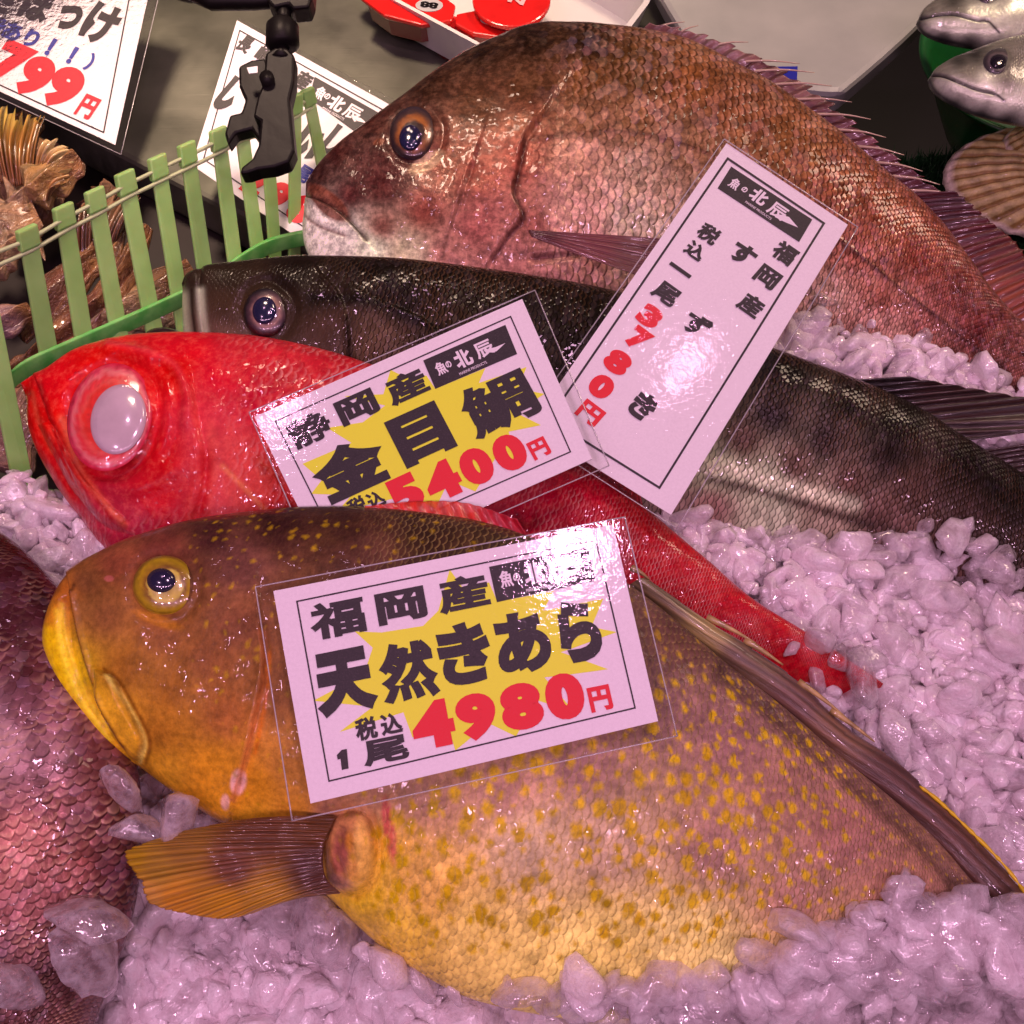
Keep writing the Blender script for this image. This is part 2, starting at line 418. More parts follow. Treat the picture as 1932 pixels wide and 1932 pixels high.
def eye(parent, body, cx, cy, rx, ry, ang, rings, pupil, sink=.0, dome=.35, pupil_col=(.01, .012, .03), clear=True, seed=0, tilt=(0, 0)):
    """rings: [(rho, colour)] radial pigment; pupil: (dx,dy,rx,ry)"""
    pl = body[2]; n = pl.n + np.array([tilt[0], tilt[1], 0]); n /= np.linalg.norm(n)
    c = surf(body, cx, cy) - n * sink
    hc = (c - pl.at(966, 966)) @ pl.n
    def pt(x, y, z=0.0): return plane_point(pl, x, y, hc + z)
    ca, sa = math.cos(math.radians(ang)), math.sin(math.radians(ang))
    R = np.linalg.norm(pt(cx + rx, cy) - c)
    def dome_mesh(name, ox, oy, ax, ay, hh, z0, mat, cols=None, prof=.5, nr=26, na=64, par=None):
        V = []; rho = []
        for i in range(nr + 1):
            r = i / nr
            for k in range(na):
                th = 2 * PI * k / na; ex = ax * r * math.cos(th); ey = ay * r * math.sin(th)
                x = cx + ox + ex * ca - ey * sa; y = cy + oy + ex * sa + ey * ca
                V.append(pt(x, y, z0) + n * (hh * max(0, 1 - r * r) ** prof)); rho.append(r)
        F = [tuple(f) for f in grid_faces(nr + 1, na, True)]
        o = mesh_obj(name, V, F, mat, par)
        import bmesh
        bm = bmesh.new(); bm.from_mesh(o.data); bmesh.ops.remove_doubles(bm, verts=bm.verts, dist=1e-7)
        bmesh.ops.recalc_face_normals(bm, faces=bm.faces)
        fs = list(bm.faces)
        if sum((f.normal.dot(Vector(n)) for f in fs)) < 0: bmesh.ops.reverse_faces(bm, faces=fs)
        bm.to_mesh(o.data); bm.free()
        if cols is not None:
            W_ = np.array([v.co[:] for v in o.data.vertices]) + np.array(o.matrix_world.translation) * 0
            loc = np.zeros(3); q = o
            while q is not None: loc += np.array(q.location); q = q.parent
            W_ = W_ + loc
            Qp = proj(W_ - n * 0); dx, dy = Qp[:, 0] - cx - ox, Qp[:, 1] - cy - oy
            r = np.hypot((dx * ca + dy * sa) / ax, (-dx * sa + dy * ca) / ay)
            r = r + .05 * vnoise(W_, 500, seed) + .03 * vnoise(W_, 1500, seed + 1)
            cc = np.stack([np.interp(r, [q_[0] for q_ in cols], [q_[1][k] for q_ in cols]) for k in range(3)], -1)
            cc *= (1 + .18 * vnoise(W_, 700, seed + 2))[:, None]
            setcol(o, np.clip(cc, .001, .95))
        return o
    e = dome_mesh('eye', 0, 0, rx, ry, R * dome, -.0012, M['eyeball'], rings, par=parent)
    # the children of the eye share its origin (eye keeps location of parent chain)
    dx, dy, prx, pry = pupil
    hp = R * dome * math.sqrt(max(0, 1 - (math.hypot(dx, dy) / rx) ** 2))
    pm = simple('pupil_skin', pupil_col, .16, coat=1.0, var=.10, bumpscale=80, bumpdist=.0001)
    dome_mesh('pupil', dx, dy, prx, pry, R * .10 + R * dome * .28, hp * .80 - .0012, pm, None, par=e)
    if clear: dome_mesh('cornea', 0, 0, rx * .97, ry * .97, R * dome * 1.35, -.0008, M['cornea'], None, par=e)
    return e

def fin(name, parent, base, tip, mat, pl, hb=0.0, ht=0.0, nu=160, nv=30, rays=30, amp=.0005, jag=0.0, jn=None, cols=None, wave=0.002, thick=.0006, taper=1.0, smooth_n=None, bulge=0.0):
    """membrane between two pixel polylines lying on plane pl (heights hb, ht)"""
    A = resample(base, nu); B = resample(tip, nu)
    u = np.linspace(0, 1, nu); v = np.linspace(0, 1, nv)
    if jag:
        n_ = jn or rays; ph = (u * n_) % 1.0; k = jag * (1 - ph) ** 1.0 if jn else jag * (.5 + .5 * RNG.random(nu))
        B = B + (A - B) * k[:, None]
    G = A[:, None] * (1 - v)[None, :, None] + B[:, None] * v[None, :, None]
    X = pl.at(G[..., 0].ravel(), G[..., 1].ravel())
    uu = np.repeat(u, nv); vv = np.tile(v, nu)
    h = hb * (1 - vv) + ht * vv + amp * np.cos(2 * PI * uu * rays) * np.minimum(1, vv * 4) ** .5 + wave * np.sin(uu * 5 + vv * 2) * vv + bulge * np.sin(PI * vv)
    X = X + pl.n * h[:, None]
    o = mesh_obj(name, X, grid_faces(nu, nv), mat, parent)
    fc = np.stack([uu, vv, np.zeros_like(uu)], -1); setcol(o, fc, 'fuv')
    if cols is not None:
        Q = np.stack([G[..., 0].ravel(), G[..., 1].ravel()], -1)
        bc = np.asarray([q[:2] for q in cols], float); bl = np.asarray([q[2] for q in cols], float)
        w = 1 / (((Q[:, None] - bc[None]) ** 2).sum(-1) + 60) ** 1.8
        c = (w[..., None] * bl[None]).sum(1) / w.sum(1)[:, None]
        setcol(o, c)
    solidify(o, thick)
    return o
def fin_material(name, rays=30, dark=.55, alpha=1.0, rough=.35, along=0.0):
    t = NT(name); f = t.attr('fuv', 'Vector'); col = t.attr('col')
    s = t.n('ShaderNodeSeparateXYZ', {0: f})
    su, sv = s.outputs[0], s.outputs[1]
    if along: su = t.math('ADD', t.math('MULTIPLY', sv, 1.0), t.math('MULTIPLY', su, -along)); sv = t.math('MULTIPLY', s.outputs[0], 5.0)
    p = t.n('ShaderNodeCombineXYZ', {0: t.math('MULTIPLY', su, rays * 2.0), 1: t.math('MULTIPLY', sv, 1.2)}).outputs[0]
    nz = t.noise(p, 1.6, 4, .7)
    ry = t.math('ADD', t.math('MULTIPLY', t.math('SINE', t.math('MULTIPLY', su, rays * 2 * PI)), .22), t.math('MULTIPLY', nz, 1.0))
    k = t.maprange(ry, .25, .8, dark, 1.12)
    t.P(Base_Color=t.vm('SCALE', col, scale=k), Roughness=rough, Coat_Weight=.6, Coat_Roughness=.08, Normal=t.bump(t.math('ADD', ry, t.math('MULTIPLY', t.noise(t.obj(), 300, 3), .3)), .0005),
        Alpha=alpha, Subsurface_Weight=.1, Subsurface_Scale=.003)
    return t.m

M = {}
t = NT('eyeball'); t.P(Base_Color=t.attr('col'), Roughness=.3, Coat_Weight=.8, Coat_Roughness=.05, Normal=t.bump(t.noise(t.obj(), 350, 3), .0002)); M['eyeball'] = t.m
# clear wet film over the eye: see-through with a sharp reflection
def clear_mat(name, refl=1.0, rough=.03, tint=(1, 1, 1), bumpscale=120, bumpdist=.0003, haze=0.0, ior=1.45):
    t = NT(name); nt = t.t
    nrm = t.bump(t.noise(t.obj(), bumpscale, 3, .6), bumpdist)
    tr = t.n('ShaderNodeBsdfTransparent', {0: tint}); gl = t.n('ShaderNodeBsdfGlossy', {'Color': (1, 1, 1), 'Roughness': rough, 'Normal': nrm})
    fr = t.n('ShaderNodeFresnel', {'IOR': ior, 'Normal': nrm}).outputs[0]
    m = t.n('ShaderNodeMixShader', {0: t.math('MULTIPLY', fr, refl, clamp=True), 1: tr.outputs[0], 2: gl.outputs[0]})
    if haze:
        df = t.n('ShaderNodeBsdfDiffuse', {'Color': (.8, .8, .8)})
        m = t.n('ShaderNodeMixShader', {0: haze, 1: m.outputs[0], 2: df.outputs[0]})
    nt.links.new(m.outputs[0], t.out.inputs[0]); return t.m
M['cornea'] = clear_mat('cornea', .55, .03, bumpscale=90, bumpdist=.0008)

# ================================================================== SETTING
t = NT('dark_floor'); t.P(Base_Color=c4((.012, .012, .010)), Roughness=.6); M['floor'] = t.m
def quad(name, pts, mat, kind=None, parent=None):
    o = mesh_obj(name, pts, [(0, 1, 2, 3)], mat, parent, False); return tag(o, kind=kind)
quad('floor', [(-2, -2, -.30), (2, -2, -.30), (2, 2, -.30), (-2, 2, -.30)], M['floor'], 'structure')

t = NT('brushed_steel'); o_ = t.obj()
br = t.noise(t.vm('MULTIPLY', o_, (30, 900, 1)), 1.0, 4, .6); bl = t.noise(o_, 14, 4, .6)
t.P(Base_Color=t.ramp(bl, [(.3, (.16, .17, .13)), (.7, (.26, .27, .21))]), Metallic=.75, Roughness=t.maprange(bl, .3, .7, .34, .5), Normal=t.bump(t.math('ADD', br, bl), .00015)); M['steel'] = t.m

# steel counter behind the ice: slab with a front lip, running diagonally
ZC = -.075
top = [at(*p, ZC) for p in ((-560, -110), (1050, 710), (1545, 230), (1690, -60), (1900, -700), (-900, -700))]; bot = [p - np.array([0, 0, .035]) for p in top]
t_counter = prism('steel_counter', top, bot, M['steel'], bev=.004)
tag(t_counter, 'brushed grey steel counter behind the ice display', 'counter')

# ================================================================== ICE
t = NT('ice'); o_ = t.obj(); clr = t.attr('clear', 'Fac')
n1 = t.noise(o_, 130, 5, .68); n2 = t.noise(o_, 520, 4, .7); n3 = t.noise(o_, 45, 2, .5)
hh = t.math('ADD', t.math('MULTIPLY', n1, 1.0), t.math('MULTIPLY', n2, .30))
nrm = t.bump(hh, .0016); nrg = t.bump(t.math('ADD', t.noise(o_, 80, 1, .4), t.math('MULTIPLY', t.noise(o_, 260, 2, .5), .22)), .0018)
icol = t.ramp(n1, [(.35, (1.0, .86, .89)), (.62, (1.0, .95, .96))])  # pink light bouncing between lumps is put into this tint
df = t.n('ShaderNodeBsdfDiffuse', {'Color': icol, 'Normal': nrm}); tl = t.n('ShaderNodeBsdfTranslucent', {'Color': icol, 'Normal': nrm})
mk = t.n('ShaderNodeMixShader', {0: .18, 1: df.outputs[0], 2: tl.outputs[0]})
lw = t.n('ShaderNodeLayerWeight', {'Blend': .32, 'Normal': nrm}).outputs['Facing']
op = t.math('SUBTRACT', t.math('ADD', t.math('MULTIPLY', lw, .50), t.maprange(n1, .36, .64, .85, 1.20)), clr, clamp=True)
bf = t.n('ShaderNodeNewGeometry').outputs['Backfacing']
op = t.math('MULTIPLY', op, t.math('SUBTRACT', 1.0, bf))
tr = t.n('ShaderNodeBsdfTransparent', {0: (.995, .97, .98)})
rf = t.n('ShaderNodeBsdfRefraction', {'Color': (1, .98, .985), 'Roughness': .02, 'IOR': 1.25, 'Normal': nrg})
tr = t.n('ShaderNodeMixShader', {0: .28, 1: tr.outputs[0], 2: rf.outputs[0]})
m1 = t.n('ShaderNodeMixShader', {0: op, 1: tr.outputs[0], 2: mk.outputs[0]})
gl = t.n('ShaderNodeBsdfGlossy', {'Color': (1, 1, 1), 'Roughness': t.maprange(n1, .42, .60, .035, .22), 'Normal': nrg})
fr = t.n('ShaderNodeFresnel', {'IOR': 1.62, 'Normal': nrg}).outputs[0]
m2 = t.n('ShaderNodeMixShader', {0: t.math('MULTIPLY', fr, t.math('SUBTRACT', 1.0, bf)), 1: m1.outputs[0], 2: gl.outputs[0]})
t.t.links.new(m2.outputs[0], t.out.inputs[0])
M['ice'] = t.m
t = NT('snow_ice'); o_ = t.obj(); n1 = t.noise(o_, 60, 5, .65)
t.P(Base_Color=t.ramp(n1, [(.3, (.90, .80, .83)), (.65, (.97, .90, .92))]), Roughness=.35, Subsurface_Weight=.3, Subsurface_Scale=.01, Normal=t.bump(n1, .004))
M['snow'] = t.m

# bed of packed ice below the lumps
IB = 70
gx = np.linspace(-.50, .46, IB); gy = np.linspace(-.34, .27, IB)
X, Y = np.meshgrid(gx, gy, indexing='ij'); XY = np.stack([X.ravel(), Y.ravel(), np.zeros(IB * IB)], -1)
Zb = BED.z(XY[:, 0], XY[:, 1]) - .011 + .003 * vnoise(XY, 60, 2)
Vb = np.stack([XY[:, 0], XY[:, 1], Zb], -1)
Qb = proj(Vb)
BEDOUT = [(-700, 930), (-60, 935), (40, 960), (130, 900), (330, 700), (620, 560), (1000, 600), (1300, 400), (1560, 480), (1760, 540), (1932, 600), (2300, 760), (2600, 3200), (-1200, 3200)]
ins = inside(Qb, BEDOUT)
Fb = grid_faces(IB, IB); Fb = Fb[ins[Fb].all(1)]
used = np.unique(Fb); mp = -np.ones(IB * IB, int); mp[used] = np.arange(len(used))
packed = mesh_obj('packed_ice', Vb[used], mp[Fb], M['snow']); tag(packed, kind='structure'); solidify(packed, .02, -1)

def lump_variants(n, sub=3):
    import bmesh
    out = []
    bm = bmesh.new(); bmesh.ops.create_icosphere(bm, subdivisions=sub, radius=1.0)
    bm.verts.ensure_lookup_table()
    D = np.array([v.co[:] for v in bm.verts]); F = np.array([[v.index for v in f.verts] for f in bm.faces]); bm.free()
    D /= np.linalg.norm(D, axis=1)[:, None]
    for k in range(n):
        r = np.random.default_rng(100 + k)
        N = r.normal(size=(8, 3)); N /= np.linalg.norm(N, axis=1)[:, None]; N = np.vstack([N, -N[:4]])
        h = r.uniform(.62, 1.0, len(N)); p = r.uniform(40, 110)
        R = 1 / (np.clip(D @ N.T / h, 0, None) ** p).sum(1) ** (1 / p); R = np.clip(R, .3, 1.5)
        V = D * R[:, None]; V += D * (.05 * vnoise(V, 1.9, k) + .030 * vnoise(V, 4.5, k + 50) + .022 * vnoise(V, 10, k + 70))[:, None]
        V *= r.uniform(.6, 1.2, 3) * np.array([1.05, 1, .8])
        out.append(V)
    return out, F
LV, LF = lump_variants(16, 3)
def rotm(r):
    q = r.normal(size=4); q /= np.linalg.norm(q); w, x, y, z = q
    return np.array([[1 - 2 * (y * y + z * z), 2 * (x * y - z * w), 2 * (x * z + y * w)], [2 * (x * y + z * w), 1 - 2 * (x * x + z * z), 2 * (y * z - x * w)], [2 * (x * z - y * w), 2 * (y * z + x * w), 1 - 2 * (x * x + y * y)]])

def pile(name, places, mat, sub=3):
    r = np.random.default_rng(5); VS = []; FS = []; CL = []; k = 0
    for (x, y, z, sz, cl) in places:
        V = LV[r.integers(len(LV))] @ rotm(r).T * sz + np.array([x, y, z]); VS.append(V); FS.append(LF + k); k += len(V); CL.append(np.full(len(V), cl))
    o = mesh_obj(name, np.vstack(VS), np.vstack(FS), mat)
    at_ = o.data.attributes.new('clear', 'FLOAT', 'POINT'); at_.data.foreach_set('value', np.concatenate(CL).astype(np.float32))
    return o

# ================================================================== THE FISH
OUT = {}
def outline(pairs): return [p[:2] for p in pairs] + [p[2:] for p in pairs[::-1]]

# ---- sea bream at the back -----------------------------------------------------
pl = anchored(1150, 380, .034, .20)
sb_pairs = [(580, 352, 568, 378), (602, 322, 563, 404), (642, 284, 571, 448), (692, 247, 606, 494), (744, 208, 668, 530), (812, 158, 750, 560), (876, 114, 830, 585), (936, 88, 900, 600),
            (1000, 65, 970, 606), (1100, 61, 1060, 612), (1200, 71, 1140, 622), (1290, 91, 1230, 640), (1370, 130, 1320, 655), (1440, 168, 1400, 660), (1510, 216, 1470, 652), (1590, 278, 1540, 640),
            (1660, 336, 1600, 640), (1720, 385, 1670, 650), (1770, 437, 1730, 668), (1815, 498, 1790, 690), (1870, 570, 1860, 720), (1940, 640, 1950, 760), (2040, 730, 2050, 840)]
OUT['bream'] = outline(sb_pairs)
bream = thing('red_sea_bream', pl.at(1150, 380), 'big coppery sea bream with coarse scales and spiny back fin, behind the dark sea bass', 'fish')
M['bream'] = fish_material('bream_skin', .0068, 1.15, .11, .0012, .62, (.022, .006, .004), .30, .28, .55, .10, .30, al(225, 150, 140), grain=(300, (1, 1, 1), .30), wet=.00022, iri=.10, mott=(150, tuple(al(215, 150, 145)), .05, .28))
g = al
hmask = lambda Q, s: np.clip((Q[:, 0] - (1000 - (Q[:, 1] - 200) * .10)) / 120, .0, 1) * .95 + .05
sb_cols = [(600, 330, g(75, 34, 30)), (640, 290, g(82, 36, 30)), (700, 225, g(88, 44, 36)), (800, 150, g(70, 38, 22)), (900, 95, g(58, 32, 16)), (1000, 75, g(58, 32, 16)), (1100, 75, g(66, 38, 20)),
           (900, 200, g(98, 56, 32)), (1000, 170, g(100, 58, 32)), (1100, 150, g(125, 74, 38)), (1200, 130, g(118, 72, 36)), (1300, 160, g(150, 88, 48)), (1400, 220, g(142, 82, 50)), (1500, 280, g(148, 88, 48)),
           (1600, 350, g(148, 80, 45)), (1680, 420, g(148, 76, 44)), (1740, 480, g(140, 66, 42)), (1800, 560, g(135, 62, 42)), (1860, 620, g(130, 56, 40)), (1000, 230, g(140, 80, 58)), (1100, 230, g(150, 95, 72)),
           (1200, 230, g(150, 95, 68)), (1300, 260, g(150, 98, 76)), (1100, 300, g(190, 128, 122)), (1200, 330, g(205, 148, 148)), (1080, 400, g(205, 140, 142)), (1200, 430, g(215, 165, 170)), (1100, 480, g(190, 120, 124)),
           (1000, 420, g(160, 92, 84)), (900, 430, g(165, 92, 88)), (960, 480, g(170, 104, 104)), (850, 480, g(175, 110, 108)), (800, 400, g(138, 70, 56)), (900, 330, g(150, 78, 62)), (980, 300, g(150, 76, 60)), (850, 300, g(125, 66, 48)),
           (720, 350, g(105, 48, 42)), (660, 370, g(100, 42, 40)), (720, 430, g(140, 80, 72)), (760, 480, g(200, 160, 155)), (700, 470, g(232, 215, 210)), (650, 450, g(245, 235, 230)), (600, 430, g(248, 240, 235)),
           (1600, 470, g(165, 90, 70)), (1560, 560, g(185, 130, 128)), (1660, 560, g(170, 98, 82)), (1640, 610, g(190, 125, 122)), (1740, 620, g(165, 95, 85)), (1700, 650, g(200, 140, 140)), (1860, 690, g(150, 85, 75)), (1450, 450, g(165, 105, 85))]
sb_blobs = [(697, 256, 10, 5, -20, g(30, 16, 16), .85), (716, 268, 12, 6, -20, g(150, 80, 45), .7), (620, 385, 52, 20, 42, g(128, 66, 48), .9, .3), (760, 250, 66, 64, 0, g(92, 50, 42), .6), (805, 305, 36, 14, -30, g(205, 150, 140), .8), (720, 335, 60, 50, 20, g(88, 36, 34), .6)]
sb_paint = [([(572, 372), (600, 378), (640, 400), (672, 432), (690, 452)], 5, g(60, 22, 22), .95), ([(566, 392), (580, 412), (606, 428), (650, 446)], 4, g(120, 60, 48), .7),
            ([(990, 265), (985, 300), (978, 330), (970, 365), (985, 395), (988, 410)], 6, g(62, 18, 16), .85), ([(985, 415), (960, 445), (930, 490)], 4, g(90, 40, 40), .8),
            ([(885, 325), (870, 370), (848, 440), (835, 490)], 4, g(110, 66, 62), .5), ([(1000, 262), (1080, 252), (1160, 247), (1260, 262), (1380, 310), (1480, 370), (1580, 450), (1680, 530), (1800, 625), (1900, 700)], 4, g(88, 42, 30), .75),
            ([(1010, 485), (1060, 478), (1090, 478)], 8, g(90, 25, 35), .8)]
sb_steps = [('s', [(572, 372), (600, 378), (640, 400), (672, 432), (690, 455)], 6, .0022, 30), ('g', [(566, 392), (580, 412), (606, 428), (650, 446)], 5, .0008),
            ('s', [(930, 490), (960, 447), (988, 410), (970, 365), (978, 330), (992, 268), (1010, 235)], 6, -.0001, 10), ('s', [(1010, 235), (990, 268), (976, 330), (969, 365), (986, 410), (958, 447), (925, 495)], 5, .0030, 70),
            ('s', [(890, 315), (872, 370), (850, 440), (830, 495)], 5, .0012, 50), ('g', [(735, 270), (745, 225), (790, 198), (828, 225), (832, 270), (805, 303), (760, 300), (735, 270)], 10, .0012),
            ('r', [(1000, 262), (1080, 252), (1160, 247), (1260, 262), (1380, 310), (1480, 370), (1580, 450), (1680, 530), (1800, 625)], 5, .0005), ('g', [(1005, 487), (1090, 478)], 8, .0018)]
_, SB = fish_body('body', bream, M['bream'], sb_pairs, pl, [(0, .004), (.05, .014), (.15, .024), (.3, .030), (.5, .031), (.7, .024), (.9, .014), (1, .009)], sb_cols, 560, 230,
                  steps=sb_steps, paint=sb_paint, blobs=sb_blobs, scalemask=hmask, warp=(.004, -.014))
M['bream_fin'] = fin_material('bream_fin', 26, .5, 1.0)
f1 = g(150, 95, 100); f2 = g(105, 42, 48); f3 = g(130, 50, 42)
spn = [((1215, 73), (1315, 72)), ((1275, 90), (1365, 100)), ((1340, 115), (1400, 110)), ((1380, 134), (1482, 160)), ((1425, 160), (1557, 214)), ((1470, 190), (1612, 216)), ((1510, 215), (1650, 280)), ((1560, 253), (1700, 320)), ((1600, 287), (1727, 344)),
       ((1635, 317), (1760, 372)), ((1672, 348), (1790, 392))]
spn = [((1210, 73), (1287, 68)), ((1262, 84), (1312, 75)), ((1322, 102), (1405, 106)), ((1368, 128), (1500, 146)), ((1400, 145), (1528, 163)), ((1440, 170), (1560, 188)), ((1480, 198), (1597, 218)), ((1520, 225), (1632, 250)),
       ((1558, 253), (1660, 284)), ((1596, 284), (1694, 317)), ((1632, 314), (1728, 347)), ((1664, 340), (1760, 372)), ((1698, 368), (1793, 393))]
base = [(1200, 78), (1262, 92), (1330, 118), (1400, 152), (1470, 198), (1540, 246), (1610, 302), (1670, 352), (1712, 390)]
tipl = [(1230, 68), (1300, 82), (1372, 103), (1450, 136), (1530, 182), (1600, 240), (1668, 300), (1730, 352), (1775, 388)]
fo = fin('dorsal_fin', bream, base, tipl, M['bream_fin'], pl, .004, .009, 240, 26, 26, .0006, .30, 12, [(1230, 70, f1), (1400, 120, f1), (1400, 150, f2), (1530, 180, f1), (1530, 240, f2), (1660, 290, g(140, 75, 85)), (1640, 330, f2), (1760, 380, f2)])
M['spine'] = simple('fin_spine', g(190, 140, 145), .3, bumpscale=300, coat=.6)
for a, b_ in spn:
    A = pl.at(*a) + pl.n * .004; B = pl.at(*b_) + pl.n * .011; mm = A * .45 + B * .55 + pl.n * .002
    tube('fin_spine', resample([A, mm, B], 12), np.linspace(.0008, .0, 12) + .0002, M['spine'], fo, 8)
fin('rear_dorsal_fin', bream, [(1690, 376), (1745, 425), (1790, 490), (1840, 545), (1900, 610), (1960, 660)], [(1790, 392), (1850, 440), (1905, 480), (1945, 545), (1960, 590), (1990, 640)], M['bream_fin'], pl, .004, .012, 160, 26, 18, .0007, .05, 16,
    [(1700, 380, f2), (1790, 400, g(95, 34, 38)), (1850, 450, g(112, 38, 34)), (1820, 500, g(120, 48, 36)), (1900, 500, g(130, 60, 50)), (1880, 560, g(160, 80, 55))])
fin('pectoral_fin', bream, [(996, 490), (998, 496), (1002, 502)], [(1230, 522), (1240, 560), (1200, 590)], M['bream_fin'], pl, .027, .033, 60, 60, 6, .0004, .0, None, [(1000, 500, g(120, 50, 55)), (1100, 520, g(160, 90, 95)), (1200, 560, g(150, 92, 98))])
eye(bream, SB, 780, 252, 45, 50, 10, [(0, g(60, 40, 60)), (.45, g(70, 35, 30)), (.55, g(165, 95, 40)), (.68, g(150, 85, 45)), (.82, g(95, 60, 62)), (1, g(70, 45, 70))], (-6, 8, 21, 24), .0005, .42, lin((24, 26, 62)), seed=3)

# ---- dark sea bass -------------------------------------------------------------
pl = anchored(900, 720, .028, .33)
bs_pairs = [(352, 548, 343, 570), (362, 532, 337, 600), (384, 522, 342, 652), (412, 514, 358, 697), (455, 508, 380, 745), (512, 502, 420, 770), (580, 497, 480, 790), (680, 499, 580, 815), (780, 506, 690, 840), (880, 518, 790, 870), (980, 532, 890, 900), (1080, 547, 990, 930),
            (1180, 572, 1090, 955), (1300, 618, 1210, 985), (1456, 674, 1340, 1012), (1536, 702, 1430, 1028), (1606, 728, 1510, 1042), (1676, 758, 1600, 1060), (1735, 789, 1690, 1085), (1809, 838, 1780, 1115), (1860, 870, 1850, 1150), (1940, 920, 1940, 1185), (2060, 1000, 2060, 1230)]
OUT['bass'] = outline(bs_pairs)
bass = thing('sea_bass', pl.at(900, 720), 'dark grey sea bass with pale lips, lying under two price cards', 'fish')
M['bass'] = fish_material('bass_skin', .0042, 1.15, .10, .0010, .75, (.004, .002, .002), .32, .26, .65, .05, .14, al(170, 110, 80), wet=.00026, iri=.02)
bc = [(360, 520, g(70, 48, 42)), (430, 515, g(62, 42, 34)), (560, 508, g(46, 30, 26)), (700, 512, g(42, 28, 22)), (850, 525, g(48, 32, 24)), (1000, 548, g(50, 34, 26)), (1100, 565, g(48, 34, 26)), (430, 580, g(88, 58, 45)), (420, 640, g(120, 82, 78)), (600, 560, g(62, 42, 34)),
      (620, 620, g(95, 62, 55)), (760, 560, g(48, 32, 25)), (720, 640, g(110, 75, 66)), (850, 600, g(78, 55, 45)), (950, 580, g(55, 38, 28)), (1050, 640, g(62, 44, 36)), (1480, 700, g(40, 28, 28)), (1600, 760, g(48, 34, 30)), (1700, 800, g(46, 34, 28)), (1820, 880, g(48, 34, 30)), (1900, 930, g(44, 32, 30)),
      (1460, 780, g(66, 44, 46)), (1560, 830, g(72, 48, 46)), (1680, 860, g(66, 44, 42)), (1400, 830, g(110, 72, 66)), (1500, 880, g(125, 84, 78)), (1600, 915, g(118, 76, 72)), (1720, 930, g(100, 64, 60)), (1820, 980, g(84, 54, 50)), (1900, 1020, g(74, 50, 48)), (1350, 890, g(225, 195, 192)),
      (1450, 920, g(228, 200, 198)), (1560, 950, g(180, 140, 138)), (1660, 970, g(125, 82, 82)), (1340, 960, g(175, 120, 126)), (1450, 985, g(225, 190, 195)), (1560, 1005, g(195, 150, 155)), (1680, 1020, g(150, 100, 104)), (1800, 1080, g(120, 78, 78)), (1300, 990, g(185, 135, 145))]
bp = [([(1340, 905), (1400, 918), (1480, 940), (1560, 965), (1640, 990), (1700, 1005)], 13, g(98, 66, 68), .85), ([(1320, 880), (1410, 897), (1500, 920), (1610, 952)], 12, g(240, 210, 205), .9), ([(342, 560), (346, 610), (354, 660)], 12, g(225, 195, 200), .85),
      ([(378, 548), (381, 585), (386, 625), (398, 672)], 7, g(225, 195, 205), .7), ([(362, 548), (364, 590), (372, 655)], 3, g(60, 36, 34), .8), ([(590, 560), (700, 565), (740, 580), (830, 620)], 12, g(34, 22, 18), .8), ([(655, 600), (660, 680)], 6, g(40, 24, 22), .8)]
bst = [('g', [(378, 500), (376, 560), (384, 640), (400, 680)], 5, .0016), ('s', [(600, 800), (650, 700), (655, 620), (640, 560), (610, 520)], 5, -.0018, 40), ('s', [(800, 720), (830, 660), (810, 610), (740, 575)], 5, -.002, 40), ('g', [(450, 580), (470, 540), (510, 528), (550, 560), (552, 600), (520, 640), (480, 640), (450, 580)], 9, .0014)]
_, BS = fish_body('body', bass, M['bass'], bs_pairs, pl, [(0, .005), (.05, .014), (.2, .022), (.5, .024), (.8, .020), (1, .014)], bc, 620, 170, steps=bst, paint=bp, scalemask=lambda Q, s: np.clip((Q[:, 0] - 560) / 160, .12, 1), warp=(.008, -.010))
M['dark_fin'] = fin_material('dark_fin', 16, .35, 1.0, .3)
d1 = g(60, 38, 38); d2 = g(88, 52, 50)
fin('dorsal_fin', bass, [(1598, 722), (1650, 748), (1700, 770), (1760, 800), (1809, 836)], [(1700, 728), (1940, 765), (1990, 790), (1960, 815), (1900, 832)], M['dark_fin'], pl, .003, .010, 90, 60, 9, .0008, .0, None, [(1620, 735, d1), (1800, 760, d2), (1900, 800, d2)])
fin('rear_dorsal_fin', bass, [(1840, 855), (1870, 875), (1900, 900), (1930, 920)], [(1950, 848), (2000, 870), (2010, 890), (2010, 920)], M['dark_fin'], pl, .003, .010, 50, 40, 8, .0006, .0, None, [(1850, 860, d2), (2000, 880, d2)])
eye(bass, BS, 503, 589, 44, 47, 10, [(0, g(50, 40, 60)), (.45, g(120, 78, 84)), (.58, g(165, 112, 112)), (.72, g(115, 74, 92)), (.9, g(60, 38, 58)), (1, g(45, 28, 30))], (-4, -3, 23, 26), .0004, .40, lin((30, 32, 66)), seed=6)

# ---- red alfonsino -------------------------------------------------------------
pl = anchored(500, 850, .030, .20)
al_pairs = [(46, 730, 40, 752), (72, 716, 38, 775), (104, 704, 44, 812), (150, 672, 66, 860), (200, 655, 100, 915), (262, 645, 138, 965), (335, 640, 178, 1018), (420, 641, 235, 1052), (500, 648, 320, 1066), (600, 668, 420, 1078), (720, 705, 560, 1085), (850, 755, 700, 1092),
            (960, 805, 830, 1100), (1060, 860, 950, 1115), (1150, 915, 1060, 1140), (1230, 978, 1160, 1175), (1330, 1062, 1270, 1225), (1420, 1138, 1370, 1262), (1500, 1188, 1460, 1290), (1560, 1226, 1530, 1310), (1632, 1274, 1612, 1318), (1660, 1294, 1652, 1312)]
OUT['alf'] = outline(al_pairs)
alf = thing('splendid_alfonsino', pl.at(500, 850), 'bright red alfonsino with a huge milky eye, between the sea bass and the grouper', 'fish')
